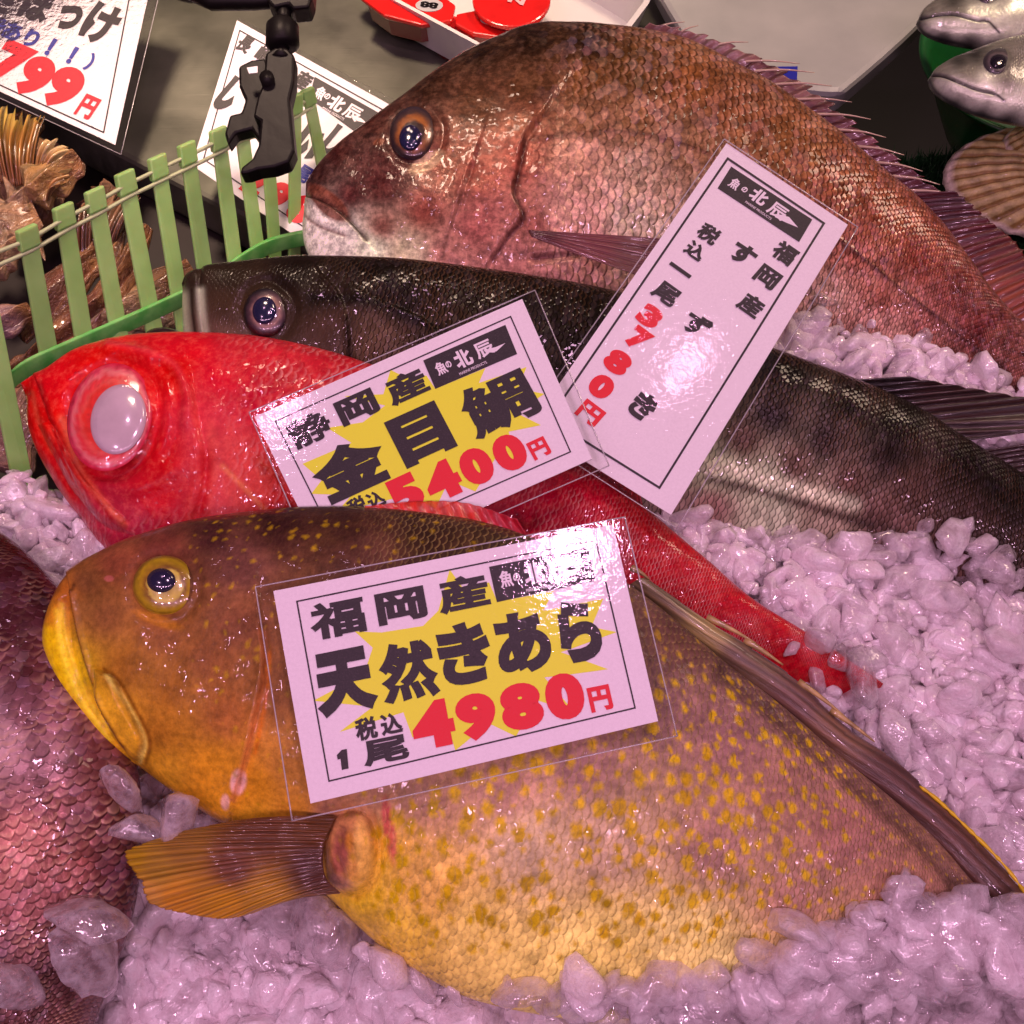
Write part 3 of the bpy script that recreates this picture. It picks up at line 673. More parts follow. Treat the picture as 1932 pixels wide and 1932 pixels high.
R1 = g(236, 54, 4)
M['alf'] = fish_material('alfonsino_skin', .0062, 1.1, .08, .0005, .14, (.5, .02, .03), .14, .30, .9, 0, .55, al(235, 150, 160), wet=.00034, mott=(260, tuple(al(240, 140, 115)), .16, .12), gain=.88)
ac = [(50, 745, R1), (90, 720, g(222, 40, 24)), (200, 665, R1), (330, 655, g(222, 52, 34)), (450, 660, g(212, 66, 52)), (560, 680, g(212, 68, 54)), (640, 700, g(208, 62, 50)), (330, 700, R1), (400, 720, g(222, 50, 44)), (480, 760, g(215, 48, 50)), (90, 800, R1), (130, 900, g(215, 34, 26)), (320, 860, g(220, 38, 24)),
      (300, 940, g(212, 36, 30)), (380, 800, g(222, 72, 66)), (420, 850, g(222, 85, 76)), (460, 930, g(220, 88, 66)), (420, 980, g(215, 86, 72)), (520, 960, R1), (200, 980, g(205, 70, 74)), (260, 1000, g(198, 66, 72)), (320, 1010, g(205, 58, 56)), (400, 1030, g(200, 72, 74)), (1000, 960, g(200, 48, 54)), (1100, 960, g(200, 40, 44)), (1200, 1000, g(205, 30, 30)),
      (1100, 1060, g(195, 55, 62)), (1250, 1080, g(205, 35, 34)), (1350, 1130, g(210, 34, 30)), (1450, 1190, g(212, 40, 34)), (1350, 1190, g(205, 48, 50)), (1600, 1270, g(225, 45, 40)), (900, 950, g(215, 60, 66))]
ap = [([(118, 790), (150, 885), (205, 958), (236, 992)], 7, g(250, 130, 80), .55), ([(398, 800), (404, 880), (396, 950), (372, 1020)], 9, g(245, 110, 85), .5), ([(362, 740), (372, 800), (374, 880), (362, 950), (338, 1030)], 8, g(240, 90, 60), .45), ([(420, 880), (470, 930), (520, 985)], 5, g(250, 150, 90), .5), ([(390, 860), (385, 930), (375, 990), (355, 1045)], 14, g(205, 34, 30), .8), ([(205, 648), (270, 662), (330, 690), (355, 740)], 7, g(235, 90, 80), .55), ([(75, 730), (95, 790), (130, 860), (170, 920), (215, 985)], 5, g(180, 20, 18), .7), ([(60, 740), (70, 790), (96, 850)], 5, g(240, 110, 60), .5)]  # lighter jaw and gill-cover lines are highlights painted into the skin colour
ast = [('p', [(70, 800), (96, 800), (150, 890), (205, 950), (240, 985), (232, 1003), (190, 985), (130, 915)], 10, .0022), ('s', [(330, 1060), (352, 1000), (378, 930), (385, 860), (372, 790)], 6, -.0002, 20), ('s', [(372, 780), (386, 860), (380, 930), (355, 1000), (328, 1060)], 12, .0022, 60), ('r', [(205, 655), (270, 665), (325, 690), (352, 740), (350, 800)], 12, .0018), ('g', [(300, 690), (336, 735), (340, 800), (318, 860)], 14, .0012),
       ('s', [(230, 1000), (180, 975), (130, 880), (100, 810), (72, 728)], 12, .0020, 34), ('g', [(56, 745), (84, 830), (132, 920), (172, 985)], 9, .0014), ('s', [(545, 1050), (560, 1000), (530, 920), (500, 880)], 6, -.0014, 40),
       ('g', [(130, 800), (140, 730), (190, 690), (240, 685), (290, 720), (296, 790), (270, 860), (220, 895), (165, 880), (130, 800)], 13, .0030), ('r', [(200, 920), (260, 925), (330, 890)], 16, .0014)]
_, AL = fish_body('body', alf, M['alf'], al_pairs, pl, [(0, .004), (.04, .013), (.12, .023), (.3, .026), (.5, .025), (.7, .016), (.85, .010), (1, .005)], ac, 520, 230, steps=ast, paint=ap, lumps=.0006,
                  blobs=[(410, 860, 70, 110, 0, g(228, 92, 84), .55, .7), (470, 900, 60, 90, -20, g(225, 90, 50), .45, .8)],
                  scalemask=lambda Q, s: np.clip((Q[:, 0] - 400 + (Q[:, 1] - 700) * .0) / 120, .0, 1) * np.where((Q[:, 0] > 300) | (Q[:, 1] > 940), 1, .1) + np.clip((Q[:, 1] - 950) / 40, 0, 1) * (Q[:, 0] < 400) * .8, warp=(.004, -.012))
M['red_fin'] = fin_material('red_fin', 20, .6, .8)
fin('dorsal_fin', alf, [(1060, 862), (1120, 900), (1180, 945), (1215, 972)], [(1110, 845), (1165, 866), (1200, 890), (1198, 925)], M['red_fin'], pl, .003, .006, 80, 30, 10, .0006, .12, 8, [(1100, 870, g(205, 40, 30)), (1190, 920, g(215, 60, 45))])
eye(alf, AL, 207, 787, 79, 103, 14, [(0, g(180, 60, 70)), (.58, g(235, 80, 40)), (.66, g(242, 105, 80)), (.76, g(236, 80, 62)), (.86, g(246, 130, 130)), (.93, g(238, 90, 100)), (1, g(200, 40, 50))], (16, 4, 52, 67), -.0022, .16, lin((196, 178, 186)), seed=9)

# ---- spotted grouper in front ---------------------------------------------------
pl = anchored(900, 1400, .046, .20)
gr_pairs = [(128, 1102, 66, 1172), (136, 1095, 64, 1200), (165, 1074, 72, 1240), (210, 1050, 98, 1300), (265, 1026, 135, 1352), (330, 1006, 180, 1398), (400, 990, 240, 1434), (480, 978, 300, 1478), (560, 970, 362, 1520), (650, 968, 430, 1562), (740, 974, 520, 1610), (830, 984, 612, 1690),
            (920, 998, 700, 1775), (1010, 1028, 790, 1838), (1100, 1066, 880, 1884), (1190, 1118, 990, 1912), (1275, 1185, 1110, 1930), (1362, 1258, 1240, 1940), (1467, 1338, 1370, 1942), (1571, 1430, 1500, 1930), (1676, 1516, 1620, 1915), (1746, 1582, 1720, 1905), (1816, 1665, 1820, 1900), (1890, 1745, 1920, 1910), (1990, 1830, 2030, 1960), (2100, 1920, 2130, 2030)]
OUT['grouper'] = outline(gr_pairs)
grp = thing('spotted_grouper', pl.at(900, 1400), 'large yellow-spotted grouper with golden jaws, in front of the red alfonsino', 'fish')
M['grp'] = fish_material('grouper_skin', .0048, 1.1, .10, .0007, .38, tuple(al(215, 160, 110)), .16, .36, .75, 0, 0, spots=(.0066, .40, tuple(al(215, 158, 10))), grain=(330, (1, 1, 1), .22), wet=.00028, gain=1.24, cb=.42, mott=(70, tuple(al(175, 120, 40)), .06, .18))
Y1 = g(252, 190, 8)
gc = [(120, 1120, g(180, 105, 30)), (90, 1160, g(205, 130, 25)), (80, 1200, Y1), (110, 1270, Y1), (170, 1350, g(232, 165, 25)), (240, 1420, g(220, 150, 30)), (300, 1470, g(200, 135, 35)), (380, 1530, g(215, 140, 30)), (480, 1560, g(215, 145, 35)), (560, 1530, g(200, 128, 40)),
      (160, 1100, g(130, 78, 45)), (220, 1060, g(148, 80, 52)), (300, 1030, g(122, 62, 48)), (400, 1010, g(88, 46, 44)), (520, 985, g(80, 42, 40)), (650, 990, g(84, 48, 40)), (800, 1005, g(82, 52, 44)), (950, 1030, g(88, 58, 46)), (700, 1050, g(112, 68, 58)), (450, 1060, g(125, 74, 66)), (160, 1150, g(150, 95, 50)),
      (200, 1160, g(150, 92, 52)), (300, 1190, g(150, 90, 50)), (240, 1260, g(160, 100, 35)), (330, 1300, g(158, 98, 35)), (300, 1380, g(172, 108, 32)), (400, 1250, g(150, 90, 52)), (430, 1350, g(165, 98, 48)), (450, 1180, g(135, 80, 56)), (400, 1450, g(195, 125, 28)), (480, 1480, g(200, 128, 30)), (520, 1300, g(150, 92, 48)), (540, 1440, g(175, 112, 50)),
      (620, 1540, g(165, 105, 90)), (700, 1500, g(175, 118, 100)), (800, 1500, g(178, 122, 112)), (950, 1480, g(170, 116, 112)), (1100, 1430, g(160, 108, 112)), (1250, 1330, g(140, 94, 100)), (1280, 1200, g(120, 76, 74)), (1380, 1380, g(148, 98, 104)), (1500, 1480, g(160, 106, 104)), (1600, 1580, g(162, 104, 104)), (1700, 1680, g(158, 102, 96)), (1800, 1740, g(150, 98, 98)),
      (1000, 1600, g(205, 155, 140)), (1150, 1600, g(190, 140, 130)), (1350, 1600, g(165, 112, 112)), (1500, 1700, g(165, 110, 108)), (700, 1640, g(215, 150, 90)), (800, 1680, g(222, 158, 90)), (760, 1750, g(225, 165, 70)), (900, 1760, g(232, 176, 108)), (1000, 1820, g(236, 182, 115)), (1150, 1780, g(235, 182, 115)), (1100, 1860, g(245, 200, 135)),
      (1300, 1780, g(232, 182, 125)), (1350, 1850, g(245, 198, 145)), (1500, 1800, g(215, 160, 120)), (1550, 1880, g(210, 150, 110)), (660, 1700, g(225, 165, 50)), (720, 1610, g(225, 160, 60)), (1700, 1800, g(180, 120, 100))]
gb = [(207, 1093, 9, 6, 0, g(200, 110, 100), .7), (238, 1088, 14, 5, -20, g(150, 90, 50), .5), (235, 1375, 24, 72, -20, g(215, 150, 40), .6, .4), (735, 1570, 12, 62, -8, g(185, 80, 80), .8, .5), (700, 1660, 40, 60, 0, g(235, 175, 30), .55, .8), (300, 1170, 46, 10, 20, g(205, 130, 30), .5, .6), (450, 1475, 12, 22, 10, g(225, 160, 175), .85, .4), (428, 1515, 8, 14, 0, g(225, 160, 170), .7, .4),
      (660, 1605, 52, 80, 0, g(190, 120, 75), .7, .6), (645, 1615, 20, 48, 8, g(150, 78, 75), .85, .6), (688, 1610, 15, 60, -5, g(230, 165, 90), .7, .6), (662, 1590, 8, 18, 0, g(205, 130, 20), .6, .8), (640, 1665, 26, 14, 20, g(175, 110, 110), .7, .6), (1420, 1545, 4, 9, 20, g(235, 190, 200), .7, .6)]
gp = [([(205, 1275), (243, 1332), (274, 1396), (264, 1438)], 4, g(250, 215, 120), .75), ([(196, 1262), (225, 1285), (255, 1335), (284, 1396), (276, 1440)], 4, g(120, 66, 12), .7), ([(104, 1150), (112, 1225), (142, 1310), (200, 1392)], 6, g(255, 215, 60), .5), ([(130, 1128), (150, 1215), (178, 1300), (205, 1360), (240, 1415)], 5, g(120, 66, 14), .9), ([(110, 1135), (118, 1210), (150, 1300), (200, 1375)], 4, g(245, 190, 60), .5), ([(495, 1190), (500, 1260), (483, 1344), (465, 1425), (440, 1510)], 4, g(205, 120, 70), .7), ([(508, 1230), (498, 1330), (480, 1420)], 4, g(190, 105, 20), .7),  # painted highlight and shadow lines along the jaw flap and mouth groove
      ([(140, 1105), (130, 1128)], 4, g(90, 50, 30), .8), ([(1362, 1262), (1467, 1345), (1571, 1440), (1676, 1526), (1746, 1592), (1816, 1675), (1890, 1755)], 16, g(92, 60, 66), .7), ([(220, 1290), (245, 1340), (272, 1395), (262, 1432)], 4, g(160, 100, 20), .6)]
gst = [('s', [(250, 1440), (205, 1380), (172, 1310), (145, 1235), (130, 1130)], 6, -.0002, 20), ('s', [(132, 1120), (150, 1215), (178, 1300), (206, 1362), (245, 1425)], 8, -.0048, 50), ('g', [(112, 1130), (112, 1200), (150, 1310), (215, 1400)], 5, .0010),
       ('p', [(178, 1262), (215, 1280), (243, 1335), (273, 1398), (262, 1436), (238, 1420), (205, 1385), (182, 1330)], 10, .0046), ('g', [(120, 1128), (128, 1215), (160, 1310), (222, 1392)], 7, .0016), ('s', [(440, 1520), (465, 1425), (483, 1344), (500, 1255), (494, 1180)], 5, -.0015, 50), ('s', [(495, 1180), (501, 1255), (484, 1344), (466, 1425), (441, 1515)], 5, .0028, 60),
       ('s', [(620, 1530), (560, 1548), (480, 1560), (410, 1552)], 5, .0012, 30), ('g', [(245, 1105), (262, 1060), (311, 1042), (362, 1060), (376, 1108), (350, 1158), (300, 1172), (258, 1150), (245, 1105)], 11, .0015),
       ('g', [(1362, 1268), (1467, 1352), (1571, 1446), (1676, 1532), (1746, 1598), (1816, 1681), (1890, 1760)], 14, .0028), ('p', [(632, 1542), (668, 1530), (700, 1548), (712, 1600), (706, 1650), (680, 1682), (642, 1684), (618, 1650), (612, 1590)], 26, .0055), ('g', [(648, 1570), (638, 1610), (650, 1655)], 8, .0022), ('r', [(672, 1580), (682, 1625), (668, 1660)], 9, .0012), ('r', [(735, 1510), (742, 1570), (740, 1625)], 9, .0014), ('g', [(700, 1540), (712, 1600), (700, 1660), (670, 1690)], 8, .0020)]
def gmask(Q, s): return np.clip((Q[:, 0] - 640 + (Q[:, 1] - 1400) * .05) / 140, .06, 1)
def gspots(Q):
    m = np.clip((Q[:, 0] - 330) / 120, 0, .42) * (Q[:, 1] < 1330) + np.clip((Q[:, 0] - 400) / 80, 0, .40) * (Q[:, 1] >= 1330) * (Q[:, 1] < 1520)
    f = np.clip((Q[:, 0] - 600) / 150, 0, 1) * np.clip((Q[:, 1] - 1180) / 220, 0, 1); m = m * (1 - f) + f
    return m * np.clip((1870 - Q[:, 1]) / 120, .25, 1) * np.clip(1 - (Q[:, 0] - 1450) / 500, .45, 1)
_, GR = fish_body('body', grp, M['grp'], gr_pairs, pl, [(0, .008), (.03, .016), (.12, .026), (.3, .032), (.5, .034), (.7, .027), (.9, .016), (1, .010)], gc, 640, 290, steps=gst, paint=gp, blobs=gb, spotmask=gspots, scalemask=gmask, lumps=.0009, warp=(.006, -.010))
M['grp_fin'] = fin_material('grouper_fin', 40, .58, .93, .35)
fo = fin('dorsal_fin', grp, [(1180, 1112), (1275, 1190), (1362, 1262), (1467, 1344), (1571, 1440), (1676, 1526), (1746, 1592), (1816, 1678), (1890, 1755), (1990, 1850)],
    [(1215, 1100), (1330, 1180), (1400, 1222), (1500, 1292), (1590, 1376), (1680, 1437), (1746, 1499), (1820, 1570), (1925, 1690), (2050, 1830)], fin_material('grouper_back_fin', 4, .55, 1.0, .3, 1.3), pl, .002, .006, 420, 24, 60, .0000, .03, 14,
    [(1250, 1150, g(150, 110, 92)), (1330, 1190, g(185, 140, 105)), (1400, 1250, g(140, 98, 90)), (1500, 1330, g(140, 92, 92)), (1560, 1380, g(150, 100, 88)), (1676, 1480, g(125, 80, 80)), (1780, 1560, g(125, 78, 72)), (1850, 1640, g(125, 80, 76)), (1950, 1740, g(125, 80, 70))], wave=.001, bulge=.004)
rim = resample([(1725, 1487), (1760, 1514), (1820, 1571), (1880, 1632), (1926, 1692)], 30)
tube('fin_rim', pl.at(rim[:, 0], rim[:, 1]) + pl.n * .0062, .0003 + .0006 * np.abs(np.sin(np.arange(30) * 1.3 + np.sin(np.arange(30)))), simple('yellow_rim', g(225, 165, 20), .35, coat=.5), fo, 8)
for a, b_ in [((1190, 1080), (1222, 1103)), ((1330, 1172), (1420, 1222)), ((1400, 1215), (1470, 1262)), ((1500, 1292), (1585, 1358)), ((1560, 1345), (1640, 1405)), ((950, 1018), (995, 1044))]:
    A = pl.at(*a) + pl.n * .006; B = pl.at(*b_) + pl.n * .007
    tube('fin_spine', resample([A, (A + B) / 2 + pl.n * .001, B], 10), np.linspace(.0015, .0003, 10), simple('spine_skin', g(175, 125, 90), .35, coat=.5, var=.4, bumpscale=200), fo, 8)
pf = fin('pectoral_fin', grp, [(640, 1545), (622, 1580), (614, 1620), (620, 1660), (646, 1688)], [(440, 1552), (330, 1572), (232, 1602), (226, 1618), (243, 1650), (256, 1664), (262, 1690), (276, 1706), (330, 1722), (430, 1733), (540, 1700)], M['grp_fin'], anchored(500, 1620, .050, .15), .006, .0, 220, 90, 24, .00028, .035, None,
    [(600, 1560, g(140, 80, 30)), (600, 1640, g(115, 60, 45)), (500, 1580, g(135, 75, 35)), (450, 1640, g(140, 78, 50)), (350, 1600, g(172, 112, 35)), (300, 1640, g(188, 128, 40)), (250, 1615, g(195, 135, 15)), (330, 1700, g(228, 145, 40)), (430, 1715, g(230, 150, 30)), (500, 1700, g(210, 140, 40)), (280, 1690, g(225, 150, 70))], wave=.003, bulge=.006)
eye(grp, GR, 311, 1105, 61, 57, 0, [(0, g(120, 80, 40)), (.42, g(215, 165, 90)), (.52, g(225, 175, 80)), (.6, g(150, 95, 35)), (.75, g(190, 135, 30)), (.88, g(205, 150, 20)), (1, g(170, 110, 30))], (-6, -9, 28, 24), .0008, .38, lin((34, 30, 62)), seed=12)

# ---- dark bream at the lower left -------------------------------------------------
pl = anchored(100, 1400, .030, .12)
db_pairs = [(-70, 975, -120, 985), (-20, 992, -190, 1030), (30, 1025, -240, 1100), (80, 1072, -290, 1220), (130, 1135, -320, 1340), (180, 1215, -330, 1460), (222, 1310, -330, 1560), (252, 1410, -310, 1660), (266, 1500, -280, 1740), (268, 1580, -240, 1810), (262, 1660, -190, 1880), (246, 1740, -130, 1940), (215, 1830, -60, 1990), (180, 1920, 0, 2040), (150, 2010, 60, 2090)]
OUT['dark'] = outline(db_pairs)
drk = thing('dark_sea_bream', pl.at(100, 1400), 'dark reddish-brown sea bream in the lower left corner, half under ice', 'fish')
M['drk'] = fish_material('dark_bream_skin', .0046, 1.6, .30, .0010, .40, (.02, .006, .008), .3, .26, 1.0, .15, .5, al(215, 150, 140), grain=(110, (1.0, .35, 1), .30), wet=.0004, iri=.10, gain=1.25)
dc = [(0, 1030, g(85, 38, 38)), (60, 1090, g(82, 34, 36)), (130, 1180, g(90, 42, 44)), (0, 1180, g(95, 46, 52)), (60, 1250, g(115, 60, 64)), (180, 1300, g(110, 58, 58)), (60, 1350, g(150, 92, 108)), (0, 1400, g(185, 130, 150)), (90, 1430, g(170, 112, 130)), (180, 1420, g(125, 68, 66)), (120, 1520, g(150, 88, 90)), (200, 1530, g(118, 62, 64)),
      (40, 1600, g(185, 112, 112)), (130, 1620, g(150, 84, 80)), (220, 1640, g(110, 58, 60)), (60, 1720, g(160, 95, 98)), (20, 1800, g(135, 82, 88)), (150, 1740, g(125, 70, 72)), (100, 1850, g(105, 60, 62))]
fish_body('body', drk, M['drk'], db_pairs, pl, [(0, .012), (.2, .024), (.5, .030), (1, .02)], dc, 420, 220, scalemask=lambda Q, s: np.clip((Q[:, 1] - 1080) / 150, .45, 1), lumps=.0008)
# ================================================================== PRICE CARDS
def paper_mat(name, col):
    t = NT(name); o = t.obj(); nz = t.noise(o, 900, 3, .7)
    t.P(Base_Color=t.vm('SCALE', tuple(map(float, col)), scale=t.maprange(nz, .3, .7, .95, 1.04)), Roughness=.6); return t.m
M['paper'] = paper_mat('card_paper', (.86, .84, .85))
def ink(name, col, mott=.25):
    t = NT(name); o = t.obj(); nz = t.noise(o, 1400, 3, .75)
    t.P(Base_Color=t.mix(t.maprange(nz, .50, .72, 0, mott), c4(col)[:3], (.30, .22, .25)), Roughness=.55); return t.m
M['black'] = ink('black_ink', (.010, .007, .009), .10); M['red'] = ink('red_ink', (.78, .004, .018), .06); M['yellow'] = ink('yellow_ink', (.84, .98, .03), .05)
M['blue'] = ink('blue_ink', (.02, .03, .30), .1); M['white'] = ink('white_ink', (.84, .82, .84), .02)
M['film'] = clear_mat('laminate_film', 1.0, .05, (.985, .985, .985), 260, .00013, .003)
M['rim'] = clear_mat('film_edge', 1.0, .15, (.9, .9, .9), 200, .0003, .30)
GC = {}
def glyph_mesh(ch, bold):
    k = (ch, bold)
    if k in GC: return GC[k]
    cu = bpy.data.curves.new('t', 'FONT'); cu.body = ch; cu.bevel_depth = bold; cu.bevel_resolution = 1; cu.resolution_u = 5
    o = bpy.data.objects.new('t', cu); COL.objects.link(o); bpy.context.view_layer.update()
    me = bpy.data.meshes.new_from_object(o.evaluated_get(bpy.context.evaluated_depsgraph_get()))
    V = np.array([v.co[:] for v in me.vertices]); F = [tuple(p.vertices) for p in me.polygons]
    bpy.data.objects.remove(o); bpy.data.curves.remove(cu); bpy.data.meshes.remove(me)
    mn, mx = V.min(0), V.max(0); V = V - (mn + mx) / 2; V[:, :2] /= np.maximum((mx - mn)[:2], 1e-6); V[:, 2] = V[:, 2] / max(mx[2] - mn[2], 1e-6)
    GC[k] = (V, F); return GC[k]

class Card:
    def __init__(s, name, label, group, conv, quadz, film, pl, rimw=.0003, curl=0.0):
        s.cv = lambda p: (conv[0] + p[0] * conv[2], conv[1] + p[1] * conv[2]); s.k = conv[2]; s.pl = pl; s.n = pl.n
        s.Q = [pl.at(*s.cv(p)) for p in quadz]
        s.ex = s.Q[1] - s.Q[0]; s.W = np.linalg.norm(s.ex); s.ex = s.ex / s.W; s.ey = np.cross(s.n, s.ex); s.ey /= np.linalg.norm(s.ey)
        s.px = s.W / np.linalg.norm(np.subtract(quadz[1], quadz[0]))
        s.root = thing(name, s.Q[3], label, 'price card', group)
        s.curl = curl; s.c0 = sum(s.Q) / 4
        s.panel('paper', quadz, M['paper'], 0, .0004)
        if film:
            A = [pl.at(*s.cv(p)) for p in film]
            nu, nv = 40, 26; u, v = np.meshgrid(np.linspace(0, 1, nu), np.linspace(0, 1, nv), indexing='ij'); u = u.ravel()[:, None]; v = v.ravel()[:, None]
            X = (A[0] * (1 - u) + A[1] * u) * (1 - v) + (A[3] * (1 - u) + A[2] * u) * v
            X = s.bend(X) + s.n * (.0009 + .00012 * np.sin(u * 9 + v * 4))
            f = mesh_obj('laminate_film', X, grid_faces(nu, nv), M['film'], s.root)
            e = np.array([A[0], A[1], A[2], A[3], A[0]]); P = np.concatenate([np.linspace(a, b, 14) for a, b in zip(e[:-1], e[1:])])
            tube('film_edge', s.bend(P) + s.n * .0008, rimw, M['rim'], f, 6, False)
    def bend(s, X):
        if not s.curl: return X
        d = (X - s.c0) @ s.ex
        return X + s.n * (s.curl * (d / s.W * 2) ** 2)[:, None]
    def panel(s, name, pts, mat, h, th=.0001, parent=None):
        P = np.array([s.pl.at(*s.cv(p)) for p in pts])
        if len(pts) == 4 and s.curl:
            nu = 24; u = np.linspace(0, 1, nu)[:, None]; T = P[0] * (1 - u) + P[1] * u; B = P[3] * (1 - u) + P[2] * u
            X = np.stack([T, B], 1).reshape(-1, 3); o = mesh_obj(name, s.bend(X) + s.n * h, grid_faces(nu, 2), mat, parent or s.root); return o
        return prism(name, s.bend(P) + s.n * h, s.bend(P) + s.n * (h - th), mat, parent or s.root)
    def frame(s, pts, w=7, mat=None, name='border'):
        V = []; F = []; n = len(pts)
        P = np.array(pts, float)
        for i in range(n):
            a, b = P[i], P[(i + 1) % n]; d = (b - a) / np.linalg.norm(b - a); m = np.array([-d[1], d[0]]) * w / 2; a = a - d * w / 2; b = b + d * w / 2
            sub = 20
            for t in np.linspace(0, 1, sub):
                c = a * (1 - t) + b * t
                V += [s.pl.at(*s.cv(c + m)), s.pl.at(*s.cv(c - m))]
            k = len(V) - 2 * sub; F += [(k + 2 * j, k + 2 * j + 1, k + 2 * j + 3, k + 2 * j + 2) for j in range(sub - 1)]
            for q in range(2 * sub): V[k + q] = V[k + q] + s.n * (.00022 + .00001 * i)
        mesh_obj(name, s.bend(np.array(V)), F, mat or M['black'], s.root, False)
    def text(s, name, items, mat, bold=.035, h=.0004, parent=None, rot=0.0):
        VS = []; FS = []; k = 0
        for it in items:
            ch, x, y, w, hh = it[:5]; b = it[5] if len(it) > 5 else bold; r = math.radians(rot + (it[6] if len(it) > 6 else 0)); sh = it[7] if len(it) > 7 else 0
            V, F = glyph_mesh(ch, b); c = s.pl.at(*s.cv((x, y)))
            gx = V[:, 0] * w * s.px; gy = V[:, 1] * hh * s.px; gx = gx + gy * sh
            X = c + np.outer(gx * math.cos(r) - gy * math.sin(r), s.ex) + np.outer(gx * math.sin(r) + gy * math.cos(r), s.ey) + np.outer(V[:, 2] * .00002, s.n)
            VS.append(s.bend(X) + s.n * h); FS += [tuple(q + k for q in f) for f in F]; k += len(V)
        return mesh_obj(name, np.vstack(VS), FS, mat, parent or s.root, False)
    def poly(s, name, pts, mat, h, parent=None):
        return s.panel(name, pts, mat, h, .00006, parent)
def logo(c, rect, ch, sweep, bold=.028):
    lp = c.panel('logo_panel', rect, M['black'], .00030, .0001)
    c.text('logo_lettering', ch, M['white'], bold, .00046, lp)
    c.poly('logo_stroke', sweep, M['white'], .00044, lp)

A = Card('price_card', 'laminated price card reading 4980 yen, lying on the brown and yellow grouper', 'laminated price cards among the fish', (472.5, 958.5, .41226), [(105, 380), (1660, 75), (1866, 975), (275, 1352)],
         [(25, 364), (1712, 44), (1952, 1045), (193, 1432)], anchored(880, 1250, .0905, .24))
A.frame([(213, 428), (1580, 146), (1760, 915), (360, 1250)], 7)
A.poly('star_burst', [(912, 282), (985, 385), (1092, 340), (1130, 430), (1388, 380), (1340, 470), (1615, 415), (1560, 545), (1675, 568), (1480, 640), (1420, 660), (1637, 738), (1440, 765), (1345, 775), (1480, 930), (1310, 880), (1215, 1045), (1090, 985), (938, 1110), (905, 1000), (742, 1050), (700, 935), (408, 1025), (560, 910), (288, 882), (520, 760), (560, 640), (478, 565), (600, 570), (790, 540), (860, 470)], M['yellow'], .00014)
logo(A, [(1092, 270), (1543, 178), (1578, 333), (1128, 432)], [('魚', 1170, 325, 62, 80, .03), ('の', 1218, 318, 32, 40, .04), ('北', 1298, 300, 95, 100, .045), ('辰', 1405, 285, 105, 95, .025), ('MARINE PRODUCTS', 1340, 364, 158, 16, .01)],
     [(1400, 292), (1470, 285), (1530, 262), (1480, 300), (1420, 308)])
A.text('place_lettering', [('福', 398, 505, 250, 170, .034), ('岡', 690, 448, 225, 150), ('産', 972, 392, 235, 165)], M['black'], .042)
A.text('fish_name_lettering', [('天', 432, 795, 270, 290, .07), ('然', 722, 745, 255, 270, .045), ('き', 980, 665, 235, 280, .054), ('あ', 1245, 615, 245, 280, .052), ('ら', 1502, 560, 190, 285, .062)], M['black'], .05)
A.text('tax_lettering', [('税', 530, 1010, 95, 100), ('込', 645, 988, 95, 95), ('尾', 618, 1110, 200, 110)], M['black'], .038)
A.poly('one_lettering', [(396, 1131), (418, 1108), (441, 1103), (450, 1192), (419, 1199), (413, 1148), (400, 1152)], M['black'], .0004)
A.text('price_lettering', [('4', 835, 990, 185, 205, .075), ('9', 1035, 955, 175, 205, .075), ('8', 1240, 908, 185, 205, .075), ('0', 1438, 862, 170, 205, .08)], M['red'], .07)
A.text('yen_sign', [('円', 1600, 872, 100, 110, .045)], M['red'], .045)

B = Card('price_card', 'laminated price card reading 5400 yen, on the red alfonsino and partly under the grouper', 'laminated price cards among the fish', (465.75, 553.5, .35287), [(40, 660), (1472, 30), (1845, 885), (450, 1505)],
         [(14, 640), (1540, -12), (1935, 925), (425, 1580)], anchored(800, 820, .077, .22))
B.frame([(153, 685), (1410, 125), (1730, 848), (502, 1385)], 7)
B.poly('star_burst', [(768, 410), (850, 450), (960, 440), (1008, 512), (1275, 400), (1240, 480), (1495, 395), (1450, 510), (1590, 538), (1440, 640), (1572, 705), (1400, 740), (1440, 900), (1330, 880), (1222, 1060), (1080, 1000), (1010, 1150), (860, 1080), (480, 1170), (560, 1080), (345, 1072), (400, 1000), (298, 912), (420, 860), (560, 800), (430, 720), (620, 690), (740, 600), (520, 550), (730, 540)], M['yellow'], .00014)
logo(B, [(943, 360), (1382, 170), (1445, 325), (1008, 512)], [('魚', 1038, 402, 60, 78, .03), ('の', 1078, 382, 32, 40, .04), ('北', 1155, 350, 95, 105, .045), ('辰', 1268, 300, 105, 95, .025), ('MARINE PRODUCTS', 1210, 402, 160, 16, .01)],
     [(1265, 305), (1330, 290), (1382, 268), (1335, 312), (1280, 322)])
B.text('place_lettering', [('静', 335, 728, 225, 165, .030), ('岡', 590, 610, 215, 150), ('産', 852, 500, 225, 165)], M['black'], .042)
B.text('fish_name_lettering', [('金', 552, 935, 390, 290, .06), ('目', 930, 755, 290, 290, .06), ('鯛', 1345, 590, 390, 300, .030)], M['black'], .05)
B.text('tax_lettering', [('税', 590, 1138, 95, 100), ('込', 690, 1103, 90, 95), ('1', 500, 1270, 48, 90, .06), ('尾', 680, 1225, 200, 110)], M['black'], .038)
B.text('price_lettering', [('5', 848, 1075, 170, 205, .075), ('4', 1045, 1002, 180, 205, .075), ('0', 1228, 925, 165, 205, .08), ('0', 1405, 852, 165, 205, .08)], M['red'], .07)
B.text('yen_sign', [('円', 1562, 830, 100, 105, .045)], M['red'], .045)

